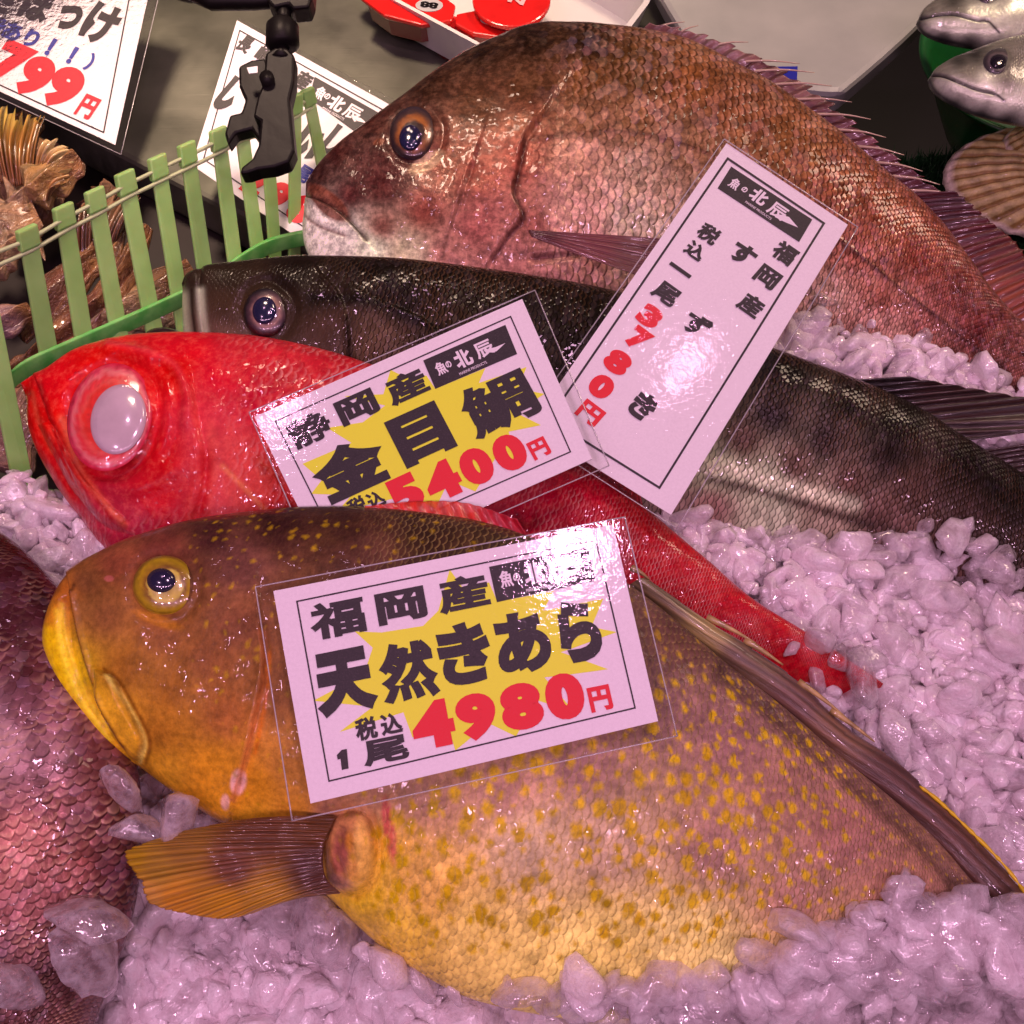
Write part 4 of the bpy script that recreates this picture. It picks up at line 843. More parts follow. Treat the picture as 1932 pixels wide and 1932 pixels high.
Cc = Card('tall_price_card', 'tall narrow price card reading 3780 yen, between the sea bream and the sea bass', 'laminated price cards among the fish', (1046.25, 256.5, .38429), [(845, 35), (1440, 436), (572, 1860), (-122, 1426)],
          [(832, 20), (1487, 452), (600, 1930), (-165, 1440)], anchored(1330, 620, .078, .24))
Cc.frame([(850, 112), (1322, 430), (515, 1728), (-26, 1390)], 11)
logo(Cc, [(867, 152), (1265, 412), (1200, 522), (800, 258)], [('魚', 885, 238, 52, 62, .03), ('の', 932, 266, 28, 32, .04), ('北', 1003, 300, 88, 78, .045), ('辰', 1095, 372, 95, 80, .025), ('MARINE PRODUCTS', 1000, 368, 152, 13, .01)],
     [(1085, 385), (1150, 400), (1195, 452), (1130, 425), (1080, 400)])
Cc.text('place_lettering', [('福', 1130, 575, 112, 108), ('岡', 1045, 695, 112, 105), ('産', 963, 832, 115, 110)], M['black'], .040)
for it_ in [('す', 925, 582, 118, 112), ('ず', 700, 930, 125, 118), ('き', 435, 1328, 108, 135)]: Cc.text('fish_name_letter', [it_], M['black'], .052)
Cc.text('tax_lettering', [('税', 757, 482, 105, 98), ('込', 692, 566, 100, 88), ('一', 617, 660, 120, 20, .02), ('尾', 547, 776, 125, 105)], M['black'], .042)
Cc.text('price_lettering', [('3', 468, 888, 105, 112, .075), ('7', 414, 1000, 100, 118, .075), ('8', 310, 1112, 118, 118, .075), ('0', 230, 1232, 108, 118, .08)], M['red'], .07)
Cc.text('yen_sign', [('円', 175, 1362, 112, 96, .045)], M['red'], .045)

# two signs hanging in front of the counter
Z1 = (0, 0, .3494)
D = Card('hanging_price_sign', 'white laminated sign reading 799 yen in red, cut off by the top left corner', 'signs along the counter', Z1, [(-300, -690), (860, -290), (622, 782), (-480, 270)], [(-340, -730), (925, -290), (655, 838), (-520, 290)], anchored(100, 60, -.015, .30), rimw=.0003)
D.frame([(-180, -600), (760, -330), (560, 716), (-420, 268)], 8, M['black'])
D.text('name_lettering', [('し', -260, -60, 120, 200), ('ま', -110, -30, 130, 200), ('ほ', 205, 30, 150, 190), ('っ', 372, 95, 120, 150), ('け', 545, 130, 165, 230)], M['black'], .055, rot=-2)
D.text('name_lettering', [('さ', 30, -10, 130, 180)], M['black'], .055, rot=-2)
D.text('note_lettering', [('骨', -20, 140, 95, 100, .035), ('あ', 68, 172, 95, 105), ('り', 172, 208, 70, 100), ('！', 275, 255, 26, 100), ('！', 392, 300, 26, 100), ('）', 486, 335, 34, 105)], M['blue'], .045, rot=-2)
D.text('price_lettering', [('7', 60, 345, 175, 235, .075), ('9', 190, 415, 160, 235, .075), ('9', 345, 475, 165, 240, .075)], M['red'], .07, rot=-4)
D.text('yen_sign', [('円', 474, 578, 85, 125, .045)], M['red'], .045, rot=-4)
E_ = Card('hanging_price_sign', 'white laminated sign behind the black clip and the green slats, reading 29 in red', 'signs along the counter', Z1, [(1280, 110), (2250, 645), (2010, 1560), (1035, 890)], None, anchored(560, 260, -.035, .30))
E_.frame([(1295, 165), (2150, 640), (1940, 1430), (1100, 860)], 7)
E_.panel('laminate_margin', [(1290, 95), (2280, 620), (2250, 645), (1280, 110)], M['film'], .0004)
logo(E_, [(1700, 415), (2080, 630), (2050, 810), (1668, 530)], [('魚', 1730, 505, 60, 75, .03), ('の', 1768, 522, 30, 35, .04), ('北', 1818, 560, 85, 85, .045), ('辰', 1905, 610, 90, 85, .025), ('MARINE PRODUCTS', 1800, 615, 130, 14, .01)], [(1890, 620), (1950, 640), (1985, 670), (1930, 655)])
E_.text('place_lettering', [('長', 1325, 240, 75, 105), ('崎', 1425, 295, 75, 105), ('県', 1525, 350, 75, 105), ('産', 1635, 435, 90, 110)], M['black'], .04)
E_.text('fish_name_lettering', [('し', 1240, 510, 90, 210, .10), ('ろ', 1400, 600, 140, 210, .08), ('い', 1660, 780, 135, 200, .09), ('し', 1800, 770, 90, 200, .10)], M['black'], .05, rot=-2)
E_.text('tax_lettering', [('税', 1190, 850, 60, 60), ('込', 1215, 930, 60, 60)], M['black'], .038, rot=-2)
E_.text('unit_lettering', [('尾', 1640, 940, 75, 95)], M['blue'], .04, rot=-2)
E_.text('price_lettering', [('2', 1385, 985, 100, 160, .07), ('9', 1500, 1060, 110, 160, .07), ('8', 1625, 1130, 110, 160, .07)], M['red'], .07, rot=-3)

# the alfonsino's fin lying over the lower edge of the 5400 card
pl2 = anchored(880, 980, .074, .2)
t_f = fin('pelvic_fin', alf, [(700, 985), (800, 992), (900, 1005), (1010, 1030)], [(690, 962), (790, 948), (880, 950), (975, 985)], fin_material('thin_red_fin', 14, .7, .62), pl2, .0, .002, 80, 30, 12, .0004, .0, None, [(750, 960, g(240, 80, 20)), (850, 955, g(240, 85, 30)), (960, 990, g(215, 45, 45))])
t_f.visible_shadow = True

# ================================================================== GREEN SLATTED SCREEN
t = NT('green_plastic'); o_ = t.obj(); nz = t.noise(o_, 40, 3)
t.P(Base_Color=t.ramp(nz, [(.3, (.30, .60, .16)), (.7, (.40, .72, .23))]), Roughness=.35, Alpha=.80, Transmission_Weight=.0, Subsurface_Weight=.25, Subsurface_Scale=.01, Specular_IOR_Level=.5, Normal=t.bump(t.noise(o_, 300, 3), .00015)); M['green'] = t.m
t = NT('bright_green_plastic'); nz = t.noise(t.obj(), 120, 3)
t.P(Base_Color=t.ramp(nz, [(.35, (.10, .48, .09)), (.65, (.22, .62, .17))]), Roughness=.3, Alpha=.9, Subsurface_Weight=.2, Subsurface_Scale=.01); M['green2'] = t.m
t = NT('pale_green_rail'); t.P(Base_Color=c4((.50, .60, .33)), Roughness=.3, Alpha=.85); M['rail'] = t.m
fence = thing('slatted_screen', at(130, 900, -.05), 'translucent green plastic screen of upright slats, curving behind the red fish', 'divider screen')
tops = [(-60, 478), (36, 444), (105, 402), (165, 371), (222, 338), (284, 308), (340, 283), (400, 255), (443, 232), (492, 222), (548, 190), (572, 178)]
bots = [(40, 990), (112, 872), (178, 860), (245, 830), (310, 800), (360, 780), (408, 740), (458, 700), (500, 660), (520, 640), (545, 620), (640, 520)]
wid = [36, 33, 32, 30, 30, 28, 27, 26, 24, 22, 22, 20]
def ztop(x): return .050 - .045 * np.clip((x + 60) / 640, 0, 1)
def fpt(tp, bt, f):
    zt = ztop(tp[0]); A_ = at(*tp, zt); B_ = at(*bt, zt - .115)
    return A_ * (1 - f) + B_ * f
for i, (tp, bt, w) in enumerate(zip(tops, bots, wid)):
    A0, A1 = fpt(tp, bt, 0), fpt((tp[0] + w, tp[1] - w * .45), (bt[0] + w, bt[1] - w * .45), 0)
    B0, B1 = fpt(tp, bt, 1.25), fpt((tp[0] + w, tp[1] - w * .45), (bt[0] + w, bt[1] - w * .45), 1.25)
    dn = np.cross(A1 - A0, B0 - A0); dn /= np.linalg.norm(dn); dn *= .0022 * (1 if dn[1] > 0 else -1)
    sl = prism('slat', [A0, A1, B1, B0], [A0 + dn, A1 + dn, B1 + dn, B0 + dn], M['green'], fence, bev=.0007)
    # thicker cap at the top
    a0 = A0 - (A1 - A0) * .06 - (B0 - A0) * .012; a1 = A1 + (A1 - A0) * .06 - (B0 - A0) * .012; b0 = A0 + (B0 - A0) * .055 - (A1 - A0) * .06; b1 = A1 + (B1 - A1) * .055 + (A1 - A0) * .06
    prism('slat_cap', [a0 - dn * .5, a1 - dn * .5, b1 - dn * .5, b0 - dn * .5], [a0 + dn * 1.6, a1 + dn * 1.6, b1 + dn * 1.6, b0 + dn * 1.6], M['green'], sl, bev=.0010)
for off in (16, 34):
    P = np.array([fpt((tp[0] + w / 2, tp[1] - w * .22), (bt[0] + w / 2, bt[1] - w * .22), off / 400.0) + np.array([0, .0011, .0004]) for tp, bt, w in zip(tops, bots, wid)])
    P = np.concatenate([np.linspace(a, b, 6)[:-1] for a, b in zip(P[:-1], P[1:])] + [P[-1:]])
    tube('top_rail', P, .00115, M['rail'], fence, 8)
band = [(-60, 790), (0, 736), (50, 692), (130, 655), (210, 620), (300, 580), (390, 536), (470, 482), (520, 458), (600, 440)]
Pb = []
for (x, y) in band:
    z = ztop(x - 60) - .062; Pb.append(at(x, y, z))
Pb = resample(np.array(Pb), 90)
bw = np.array([0, .25, 1.0]); bw /= np.linalg.norm(bw)
ring = []
bn = mesh_obj('band', np.concatenate([np.stack([p - bw * .0048, p - bw * .0048 + [0, -.003, 0], p + bw * .0048 + [0, -.003, 0], p + bw * .0048]) for p in Pb]), grid_faces(90, 4, True), M['green2'], fence, False)
bevel(bn, .0008)

# ================================================================== BLACK CLIP
t = NT('black_plastic'); t.P(Base_Color=c4((.006, .005, .005)), Roughness=.42, Specular_IOR_Level=.12, Coat_Weight=.0, Normal=t.bump(t.noise(t.obj(), 90, 3), .0003)); M['blk'] = t.m
clip = thing('clip_holder', at(510, 320, .03), 'black plastic clamp with a ball-jointed arm, gripping the green slats', 'clip')
pc = anchored(510, 200, .050, .35)
def slab(name, pts, th, par, h=0.0, pl_=None, mat=None, bev=.0015):
    q = (pl_ or pc); P = q.at(np.array([p[0] for p in pts]), np.array([p[1] for p in pts])) + q.n * h
    return prism(name, P, P - q.n * th, mat or M['blk'], par, bev)
s1 = slab('front_jaw', [(503, 108), (522, 96), (545, 98), (558, 112), (557, 160), (549, 195), (553, 240), (558, 290), (548, 312), (520, 322), (490, 326), (470, 333), (455, 334), (458, 322), (478, 306), (490, 280), (494, 235), (480, 226), (488, 190), (500, 160)], .012, clip, .004)
s2 = slab('rear_jaw', [(445, 112), (470, 100), (498, 97), (506, 130), (498, 180), (505, 230), (490, 262), (470, 232), (440, 240), (425, 262), (418, 240), (428, 205), (450, 200), (458, 175), (446, 150)], .010, clip, -.006)
slab('label', [(470, 139), (490, 136), (490, 148), (474, 150)], .0006, s2, .0045 + .0012, None, simple('label_white', (.8, .8, .8), .5), 0)
tube('hinge', [pc.at(508, 160) + pc.n * .008, pc.at(508, 160) - pc.n * .016], .004, M['blk'], clip, 16)
def pin(a, za): return Plane(pc.a + za, pc.b, 0, pc.x0, pc.y0).at(*a)
N_ = lambda p: pin(p, 0.0)
s3 = tube('socket', [N_((534, 92)), N_((533, 84)), N_((533, 50)), N_((533, 42))], [.0072, .0095, .0092, .0070], M['blk'], clip, 28)
tube('ball_neck', [N_((531, 112)), N_((532, 98)), N_((533, 88))], [.0062, .0036, .0040], M['blk'], s3, 20)
tube('upper_neck', [N_((534, 46)), N_((535, 32)), N_((535, 14))], [.0040, .0038, .0052], M['blk'], s3, 20)
slab('arm', [(500, -60), (598, -70), (592, 8), (586, 26), (556, 29), (548, 20), (520, 26), (508, 14)], .014, clip, .006)
tube('arm_bar', [N_((590, -8)), N_((480, 2)), N_((402, 3)), N_((330, -30))], .0052, M['blk'], clip, 16)

# ================================================================== BACKGROUND
t = NT('foam_white'); o_ = t.obj(); t.P(Base_Color=t.ramp(t.noise(o_, 25, 4), [(.3, (.31, .34, .30)), (.7, (.38, .41, .36))]), Roughness=.45, Normal=t.bump(t.noise(o_, 400, 2), .0001)); M['foam'] = t.m
t = NT('tray_white'); t.P(Base_Color=c4((.66, .68, .62)), Roughness=.4, Normal=t.bump(t.noise(t.obj(), 400, 2), .0001)); M['traywhite'] = t.m
tray = thing('foam_tray', at(900, 60, -.06), 'shallow white foam tray full of red-lidded packs, behind the sea bream', 'tray')
zt_, zb_ = -.038, -.070
T0 = at(640, -55, zt_); T1 = at(905, 92, zt_); T1b = at(1088, 186, zt_); T2 = at(1238, -12, zt_); T3 = at(960, -170, zt_)
dirx = T1b - T0; T1b = T0 + dirx
def inner(P, c, k): return c + (P - c) * k
cen = (T0 + T1b + T2 + T3) / 4
rimo = [T0, T1b, T2, T3]
def ring_mesh(name, loops, mat, par, closed_bottom=True, bev=0.0):
    V = np.concatenate([np.array(l) for l in loops]); n = len(loops[0]); F = []
    for a in range(len(loops) - 1):
        for i in range(n): F.append((a * n + i, a * n + (i + 1) % n, (a + 1) * n + (i + 1) % n, (a + 1) * n + i))
    if closed_bottom: F += [tuple(range(n))[::-1], tuple(range((len(loops) - 1) * n, len(loops) * n))]
    o = mesh_obj(name, V, F, mat, par, False)
    if bev: bevel(o, bev, 3)
    return o
def rounded(c4_, r=.15, seg=5):
    out = []; n = len(c4_)
    for i in range(n):
        p0, p1, p2 = c4_[i - 1], c4_[i], c4_[(i + 1) % n]
        a = p1 + (p0 - p1) * r; b = p1 + (p2 - p1) * r
        for t_ in np.linspace(0, 1, seg): out.append((1 - t_) ** 2 * a + 2 * t_ * (1 - t_) * p1 + t_ ** 2 * b)
    return out
dz = np.array([0, 0, -.032])
ro = rounded(rimo, .10)
ring_mesh('tray_shell', [[inner(p, cen, .90) + dz for p in ro], [inner(p, cen, 1.0) for p in ro], [inner(p, cen, .955) for p in ro], [inner(p, cen, .87) + dz * .85 for p in ro]], M['traywhite'], tray)
M['lid'] = simple('red_lid', (.62, .012, .010), .22, coat=.6, var=.15, bumpscale=60, bumpdist=.0004); M['pack'] = simple('dark_red_pack', (.16, .006, .006), .3, coat=.4)
M['stick'] = simple('grey_sticker', (.42, .44, .42), .4); M['lidink'] = simple('pale_print', (.75, .45, .42), .5)
def pack(c, rx, ry, n, z, label, txt=None, rot=0, sticker=None, octo=False):
    pl_ = Plane(z, .12, 0, 0, at(c[0], c[1], z)[1]); C0 = pl_.at(*c)
    r = thing('red_lidded_pack', C0, label, 'food pack', 'red packs in the foam tray')
    th = np.linspace(0, 2 * PI, n, endpoint=False) + PI / n
    pts = [(c[0] + rx * math.cos(a), c[1] + ry * math.sin(a)) for a in th]
    if n <= 8:
        ca, sa = math.cos(rot), math.sin(rot); pts = [(c[0] + rx * math.cos(a) * ca - ry * math.sin(a) * sa, c[1] + rx * math.cos(a) * sa + ry * math.sin(a) * ca) for a in th]
    P = pl_.at(np.array([p[0] for p in pts]), np.array([p[1] for p in pts]))
    prism('lid', P, P - pl_.n * .004, M['lid'], r, .0012, False)
    Q_ = C0 + (P - C0) * .88
    prism('tub', Q_ - pl_.n * .004, Q_ * .92 + C0 * .08 - pl_.n * .020, M['pack'], r)
    if sticker:
        sx, sy, srx, sry, stx = sticker
        sp = [(sx + srx * math.cos(a), sy + sry * math.sin(a)) for a in np.linspace(0, 2 * PI, 28, endpoint=False)]
        S_ = pl_.at(np.array([p[0] for p in sp]), np.array([p[1] for p in sp])) + pl_.n * .0006
        sk = prism('sticker', S_, S_ - pl_.n * .0004, M['stick'], r)
    for (stx, sx, sy, w, h, mt, rr) in ([txt] if txt else []):
        V, F = glyph_mesh(stx, .05); c_ = pl_.at(sx, sy); px = np.linalg.norm(pl_.at(sx + 10, sy) - c_) / 10; a = math.radians(rr)
        gx, gy = V[:, 0] * w * px, V[:, 1] * h * px
        X = c_ + np.outer(gx * math.cos(a) - gy * math.sin(a), [1, 0, 0]) + np.outer(gx * math.sin(a) + gy * math.cos(a), np.cross(pl_.n, [1, 0, 0])) + pl_.n * .0009 + np.outer(V[:, 2] * .0002, pl_.n)
        mesh_obj('lettering', X, F, mt, r, False)
pack((770, 2), 96, 40, 8, -.040, 'red angular pack with a round grey sticker, leftmost in the tray', ('88', 810, 11, 34, 16, M['blk'], 170), .25, (810, 11, 26, 12, ''))
pack((965, -2), 74, 52, 40, -.036, 'round red lid with a pale letter, topmost of the packs', ('N', 975, 2, 32, 18, M['lidink'], 160))
pack((920, 44), 66, 24, 8, -.046, 'small red angular pack with a pink label, under the round lid', ('LT', 928, 38, 26, 11, M['blk'], 175), .15, (928, 38, 22, 9, ''))
pack((1060, 62), 56, 20, 30, -.052, 'round red lid at the right end of the tray, partly behind the fish')
pack((858, 58), 60, 30, 8, -.056, 'dark red pack lying deepest in the tray', ('IIIII', 880, 62, 16, 7, M['lidink'], 175), .3)

# big pale foam box lid at the top right
bl_ = thing('foam_box', at(1500, 100, -.06), 'large pale foam box with rounded corners, behind the back of the coppery bream', 'foam box')
zz = -.028
bp_ = [(1180, -130), (1262, 22), (1316, 92), (1400, 150), (1500, 166), (1580, 173), (1612, 155), (1728, 52), (1800, -30), (1850, -160)]
Pt = at(np.array([p[0] for p in bp_]), np.array([p[1] for p in bp_]), zz); Pt = resample(np.vstack([Pt]), 60)
cb = Pt.mean(0)
prism('box_body', Pt, (cb + (Pt - cb) * .93) + np.array([0, 0, -.025]), M['foam'], bl_, .006)
pb = Plane(zz + .0008); 
stq = pb.at(np.array([1449, 1505, 1503, 1452]), np.array([126, 125, 163, 160]))
prism('blue_label', stq, stq - [0, 0, .0006], simple('blue_label', (.01, .015, .30), .4), bl_)
# plate at the very top
plate = thing('white_dish', at(376, -20, -.07), 'edge of a white dish on the counter at the top, left of the clip', 'dish')
th = np.linspace(0, 2 * PI, 60, endpoint=False); dc_ = at(376, -60, -.062); rr_ = abs(at(445, -60, -.062)[0] - dc_[0])
loop = lambda r, z: [dc_ + np.array([r * math.cos(a), r * .9 * math.sin(a), z]) for a in th]
ring_mesh('dish_body', [loop(rr_ * .6, -.010), loop(rr_, 0), loop(rr_ * .97, .0015), loop(rr_ * .6, -.006)], M['foam'], plate)

# green bowl with two silver fish at the right
t = NT('green_bowl'); t.P(Base_Color=c4((.006, .10, .018)), Roughness=.35, Subsurface_Weight=.2, Subsurface_Scale=.02); M['bowl'] = t.m
bowl = thing('green_bowl', at(1930, 200, -.10), 'green plastic bowl holding two silver fish, at the right edge', 'bowl')
bc_ = at(1965, 120, -.028); br_ = abs(at(1738, 120, -.028)[0] - bc_[0]); nseg = 96
lp = lambda r, z: [bc_ + np.array([r * math.cos(a), r * math.sin(a), z]) for a in np.linspace(0, 2 * PI, nseg, endpoint=False)]
o = ring_mesh('bowl_body', [lp(br_ * .4, -.075), lp(br_ * .55, -.062), lp(br_ * .74, -.034), lp(br_ * .90, -.008), lp(br_, 0.0), lp(br_ * 1.01, .002), lp(br_ * .97, .003), lp(br_ * .87, -.008), lp(br_ * .70, -.033), lp(br_ * .4, -.060)], M['bowl'], bowl)
o.data.polygons.foreach_set('use_smooth', [True] * len(o.data.polygons))
def silver(name, label, pairs, pl_, cols, paint, steps, eyec):
    f = thing(name, pl_.at(*pairs[-1][:2]), label, 'fish', 'silver fish in the green bowl')
    _, bd = fish_body('body', f, M['sil'], pairs, pl_, [(0, .004), (.15, .012), (.5, .020), (1, .024)], cols, 220, 120, paint=paint, steps=steps, scalemask=lambda Q, s: np.clip((Q[:, 0] - 1900) / 40, 0, .6), lumps=.0005)
    eye(f, bd, *eyec, 0, [(0, alb(30, 22, 30)), (.55, alb(40, 30, 38)), (.62, alb(95, 70, 66)), (.8, alb(60, 45, 42)), (1, alb(80, 66, 62))], (-1, 0, eyec[2] * .52, eyec[3] * .52), .0003, .3, lin((24, 18, 32)), seed=20)
M['sil'] = fish_material('silver_skin', .0035, 1, .4, .0003, .2, (.1, .08, .08), .15, .28, .7, .25, .3, alb(235, 220, 215), grain=(160, (1, 2, 1), .15))
wv, gy_, dk = alb(205, 178, 148), alb(112, 92, 76), alb(30, 24, 20)
pA = [(1736, 26, 1728, 46), (1752, 12, 1736, 58), (1775, 0, 1752, 68), (1810, -14, 1785, 80), (1850, -24, 1830, 88), (1890, -30, 1878, 93), (1940, -36, 1930, 90), (2010, -42, 2010, 96), (2100, -50, 2100, 110)]
silver('silver_fish', 'silver fish head with pale jaws, the upper of the two in the bowl', pA, anchored(1850, 40, .014, .1),
       [(1735, 35, dk), (1760, 20, gy_), (1800, 5, dk), (1850, -15, dk), (1800, 20, gy_), (1850, 25, wv), (1920, 30, wv), (1760, 45, wv), (1810, 50, wv), (1870, 62, wv), (1780, 76, dk), (1830, 86, dk), (1880, 91, dk), (1930, 85, gy_), (1915, 60, wv)],
       [([(1738, 36), (1770, 28), (1801, 27), (1843, 38), (1862, 39), (1885, 62)], 3, alb(40, 30, 30), .95), ([(1728, 40), (1740, 60), (1770, 74), (1830, 88)], 5, alb(30, 24, 22), .9)], [('g', [(1738, 36), (1770, 28), (1801, 27), (1843, 38), (1862, 39)], 3, .0012)], (1868, -12, 26, 22))
pB = [(1758, 140, 1750, 152), (1768, 132, 1758, 168), (1790, 121, 1774, 182), (1815, 111, 1800, 196), (1850, 97, 1835, 212), (1890, 86, 1878, 224), (1935, 80, 1930, 234), (2010, 74, 2010, 248), (2100, 70, 2100, 260)]
silver('silver_fish', 'silver fish head with a dark round eye, lower of the two in the bowl', pB, anchored(1850, 160, .022, .1),
       [(1752, 145, dk), (1775, 130, gy_), (1810, 116, dk), (1840, 104, dk), (1830, 135, gy_), (1860, 152, wv), (1900, 150, gy_), (1770, 160, wv), (1800, 172, wv), (1840, 190, wv), (1890, 200, wv), (1930, 190, wv), (1800, 196, dk), (1850, 216, dk), (1900, 228, dk), (1880, 120, gy_), (1930, 110, gy_)],
       [([(1757, 142), (1780, 144), (1806, 154), (1843, 168), (1875, 176), (1895, 190)], 3, alb(35, 26, 26), .95), ([(1752, 150), (1770, 178), (1830, 210), (1900, 230)], 5, alb(40, 34, 30), .8)], [('g', [(1757, 142), (1780, 144), (1806, 154), (1843, 168), (1875, 176)], 3, .0012)], (1885, 116, 30, 25))

# artificial turf and scallops
M['turf'] = simple('turf_green', (.006, .05, .008), .6, var=.5, bumpscale=300, bumpdist=.002)  # shadow over the turf is put into this very dark green
tq = [(1600, 318), (1930, 270), (2150, 560), (1850, 640)]
tb = quad('turf_mat', [at(*p, -.085) for p in tq], M['turf']); 
r_ = np.random.default_rng(4); VV = []; FF = []
for k in range(5200):
    a, b_ = r_.random(2); p = (np.array(tq[0]) * (1 - a) + np.array(tq[1]) * a) * (1 - b_) + (np.array(tq[3]) * (1 - a) + np.array(tq[2]) * a) * b_
    q = at(p[0], p[1], -.085); th_ = r_.uniform(0, 2 * PI); d_ = np.array([math.cos(th_), math.sin(th_), 0]) * .0008; ln = np.array([r_.normal() * .003, r_.normal() * .003, r_.uniform(.006, .014)])
    n0 = len(VV); VV += [q - d_, q + d_, q + ln]; FF.append((n0, n0 + 1, n0 + 2))
tag(mesh_obj('turf_blades', VV, FF, M['turf'], None, False), kind='stuff'); tag(tb, kind='structure')
def scallop(label, cx, cy, L, Wd, ang, z, tilt, nrib=15):
    r = thing('scallop', at(cx, cy, z), label, 'scallop', 'scallops beside the bowl')
    P_ = Plane(z, tilt, 0, 0, at(cx, cy, z)[1]); na, nr = 150, 36; V = []; col = []
    ca, sa = math.cos(math.radians(ang)), math.sin(math.radians(ang))
    for i in range(na):
        u = -1 + 2 * i / (na - 1)
        th_ = u * 1.25
        for j in range(nr):
            v = j / (nr - 1); rad = v * (1 - .10 * abs(u) ** 3)
            x = (rad * math.cos(th_)) * L; y = rad * math.sin(th_) * Wd
            px, py = cx + x * ca - y * sa, cy + x * sa + y * ca
            rb = math.cos(u * PI * nrib)
            h = .017 * math.sqrt(max(0, 1 - (u * .98) ** 2)) * math.sin(PI * min(1, v * .9 + .1)) ** .7 + .0011 * rb * v ** .5 + .0005 * math.sin(v * 42)
            V.append(P_.at(px, py) + P_.n * h)
            base_ = alb(140, 92, 42) if rb < .1 else alb(190, 145, 88)
            base_ = base_ * (.75 + .3 * math.sin(v * 26 + u * 2) ** 2); 
            if v > .96: base_ = alb(205, 160, 135)
            col.append(base_)
    o = mesh_obj('shell', V, grid_faces(na, nr), M['shell'], r); setcol(o, np.array(col)); solidify(o, .002)
t = NT('scallop_shell'); nz = t.noise(t.obj(), 160, 4, .7); t.P(Base_Color=t.vm('SCALE', t.attr('col'), scale=t.maprange(nz, .3, .7, .65, 1.2)), Roughness=.5, Coat_Weight=.15, Normal=t.bump(nz, .0012)); M['shell'] = t.m
scallop('ribbed tan scallop shell with a pink lower rim, resting on the green turf', 2080, 350, -300, 128, 3, -.040, .3)
scallop('small brown tip of a scallop shell below the green bowl', 2010, 262, -118, 46, -6, -.022, .3, 9)

# dried fish on the lower shelf at the left
t = NT('dried_fish'); o_ = t.obj(); st_ = t.noise(t.vm('MULTIPLY', t.attr('suv', 'Vector'), (6, 60, 1)), 3.0, 4, .65); bl2 = t.noise(o_, 28, 4, .6)
cc_ = t.mix(t.maprange(bl2, .35, .65, 0, 1), alb(95, 42, 28), alb(185, 115, 62)); cc_ = t.vm('SCALE', cc_, scale=t.maprange(st_, .38, .64, .15, 1.35))
t.P(Base_Color=t.vm('SCALE', t.mix(.62, t.attr('col'), cc_), scale=.72), Roughness=.25, Coat_Weight=.6, Coat_Roughness=.1, Normal=t.bump(t.math('ADD', st_, t.noise(o_, 140, 4, .7)), .0035)); M['dried'] = t.m
def dried(label, pts, w, z, seed, col, tiltc=0.0):
    r = np.random.default_rng(seed); c = resample(pts, 12); d = np.gradient(c, axis=0); d /= np.linalg.norm(d, axis=1)[:, None]; nn = np.stack([d[:, 1], -d[:, 0]], -1)
    ww = w * np.sin(np.linspace(.35, PI - .35, 12)) ** .6 * (1 + .25 * r.normal(size=12))
    pairs = [(*(p + n_ * q), *(p - n_ * q)) for p, n_, q in zip(c, nn, ww)]
    P_ = anchored(pts[0][0], pts[0][1], z, .12); f = thing('dried_fish', P_.at(*pts[0]), label, 'dried fish', 'dried fish pieces on the shelf')
    o, bd = fish_body('flesh', f, M['dried'], pairs, P_, [(0, .004), (.5, .012), (1, .004)], [(c[0][0], c[0][1], col[0]), (c[6][0], c[6][1], col[1]), (c[-1][0], c[-1][1], col[2])], 150, 70, lumps=.0036,
              steps=[('g', [tuple(x) for x in c], w * .18, .004), ('r', [tuple(x) for x in (c + nn * w * .5)], w * .15, .004)])
b1, b2, b3, b4 = alb(150, 85, 58), alb(190, 125, 95), alb(205, 150, 120), alb(95, 45, 34)
dried('curled amber dried fish collar at the far left, below the 799 sign', [(20, 215), (45, 300), (60, 380), (40, 440)], 62, -.060, 1, (alb(165, 105, 50), b2, b1))
dried('crumpled dried fish fin pointing right towards the dark gap', [(20, 400), (70, 360), (120, 330), (150, 300)], 30, -.045, 2, (b3, alb(190, 130, 70), b1))
dried('broad pinkish dried fish fillet behind the leftmost slats', [(-60, 470), (10, 430), (70, 400)], 60, -.052, 3, (alb(200, 140, 135), b3, b2))
dried('tan dried fish strip at the left edge, lower down', [(-60, 560), (10, 490), (60, 450)], 26, -.040, 4, (b2, b3, b2))
dried('dark brown dried fish slanting behind the middle slats', [(40, 640), (110, 560), (190, 470), (230, 420)], 34, -.064, 5, (b4, b1, b4))
dried('reddish dried fish strip slanting up to the right', [(20, 720), (110, 640), (210, 560), (280, 430)], 26, -.056, 6, (b1, alb(150, 75, 60), b1))
dried('dried fish tail end standing near the black gap', [(150, 400), (190, 380), (210, 350)], 26, -.066, 7, (b4, b1, b2))
dried('smooth pinkish tan fish fillet just behind the red alfonsino head', [(90, 700), (190, 630), (300, 570), (370, 520)], 50, -.062, 8, (alb(205, 150, 125), alb(210, 150, 120), b1))
dried('pale pink fillet low behind the left slats', [(-60, 900), (20, 830), (70, 760), (110, 700)], 60, -.070, 9, (alb(190, 120, 120), alb(185, 120, 110), b2))
dried('striped silver-pink fillet piece at the left edge', [(-50, 640), (10, 610), (60, 585)], 24, -.050, 10, (alb(200, 160, 180), alb(190, 130, 140), b4))
M['amber'] = fin_material('amber_fin', 16, .25, .95, .25)
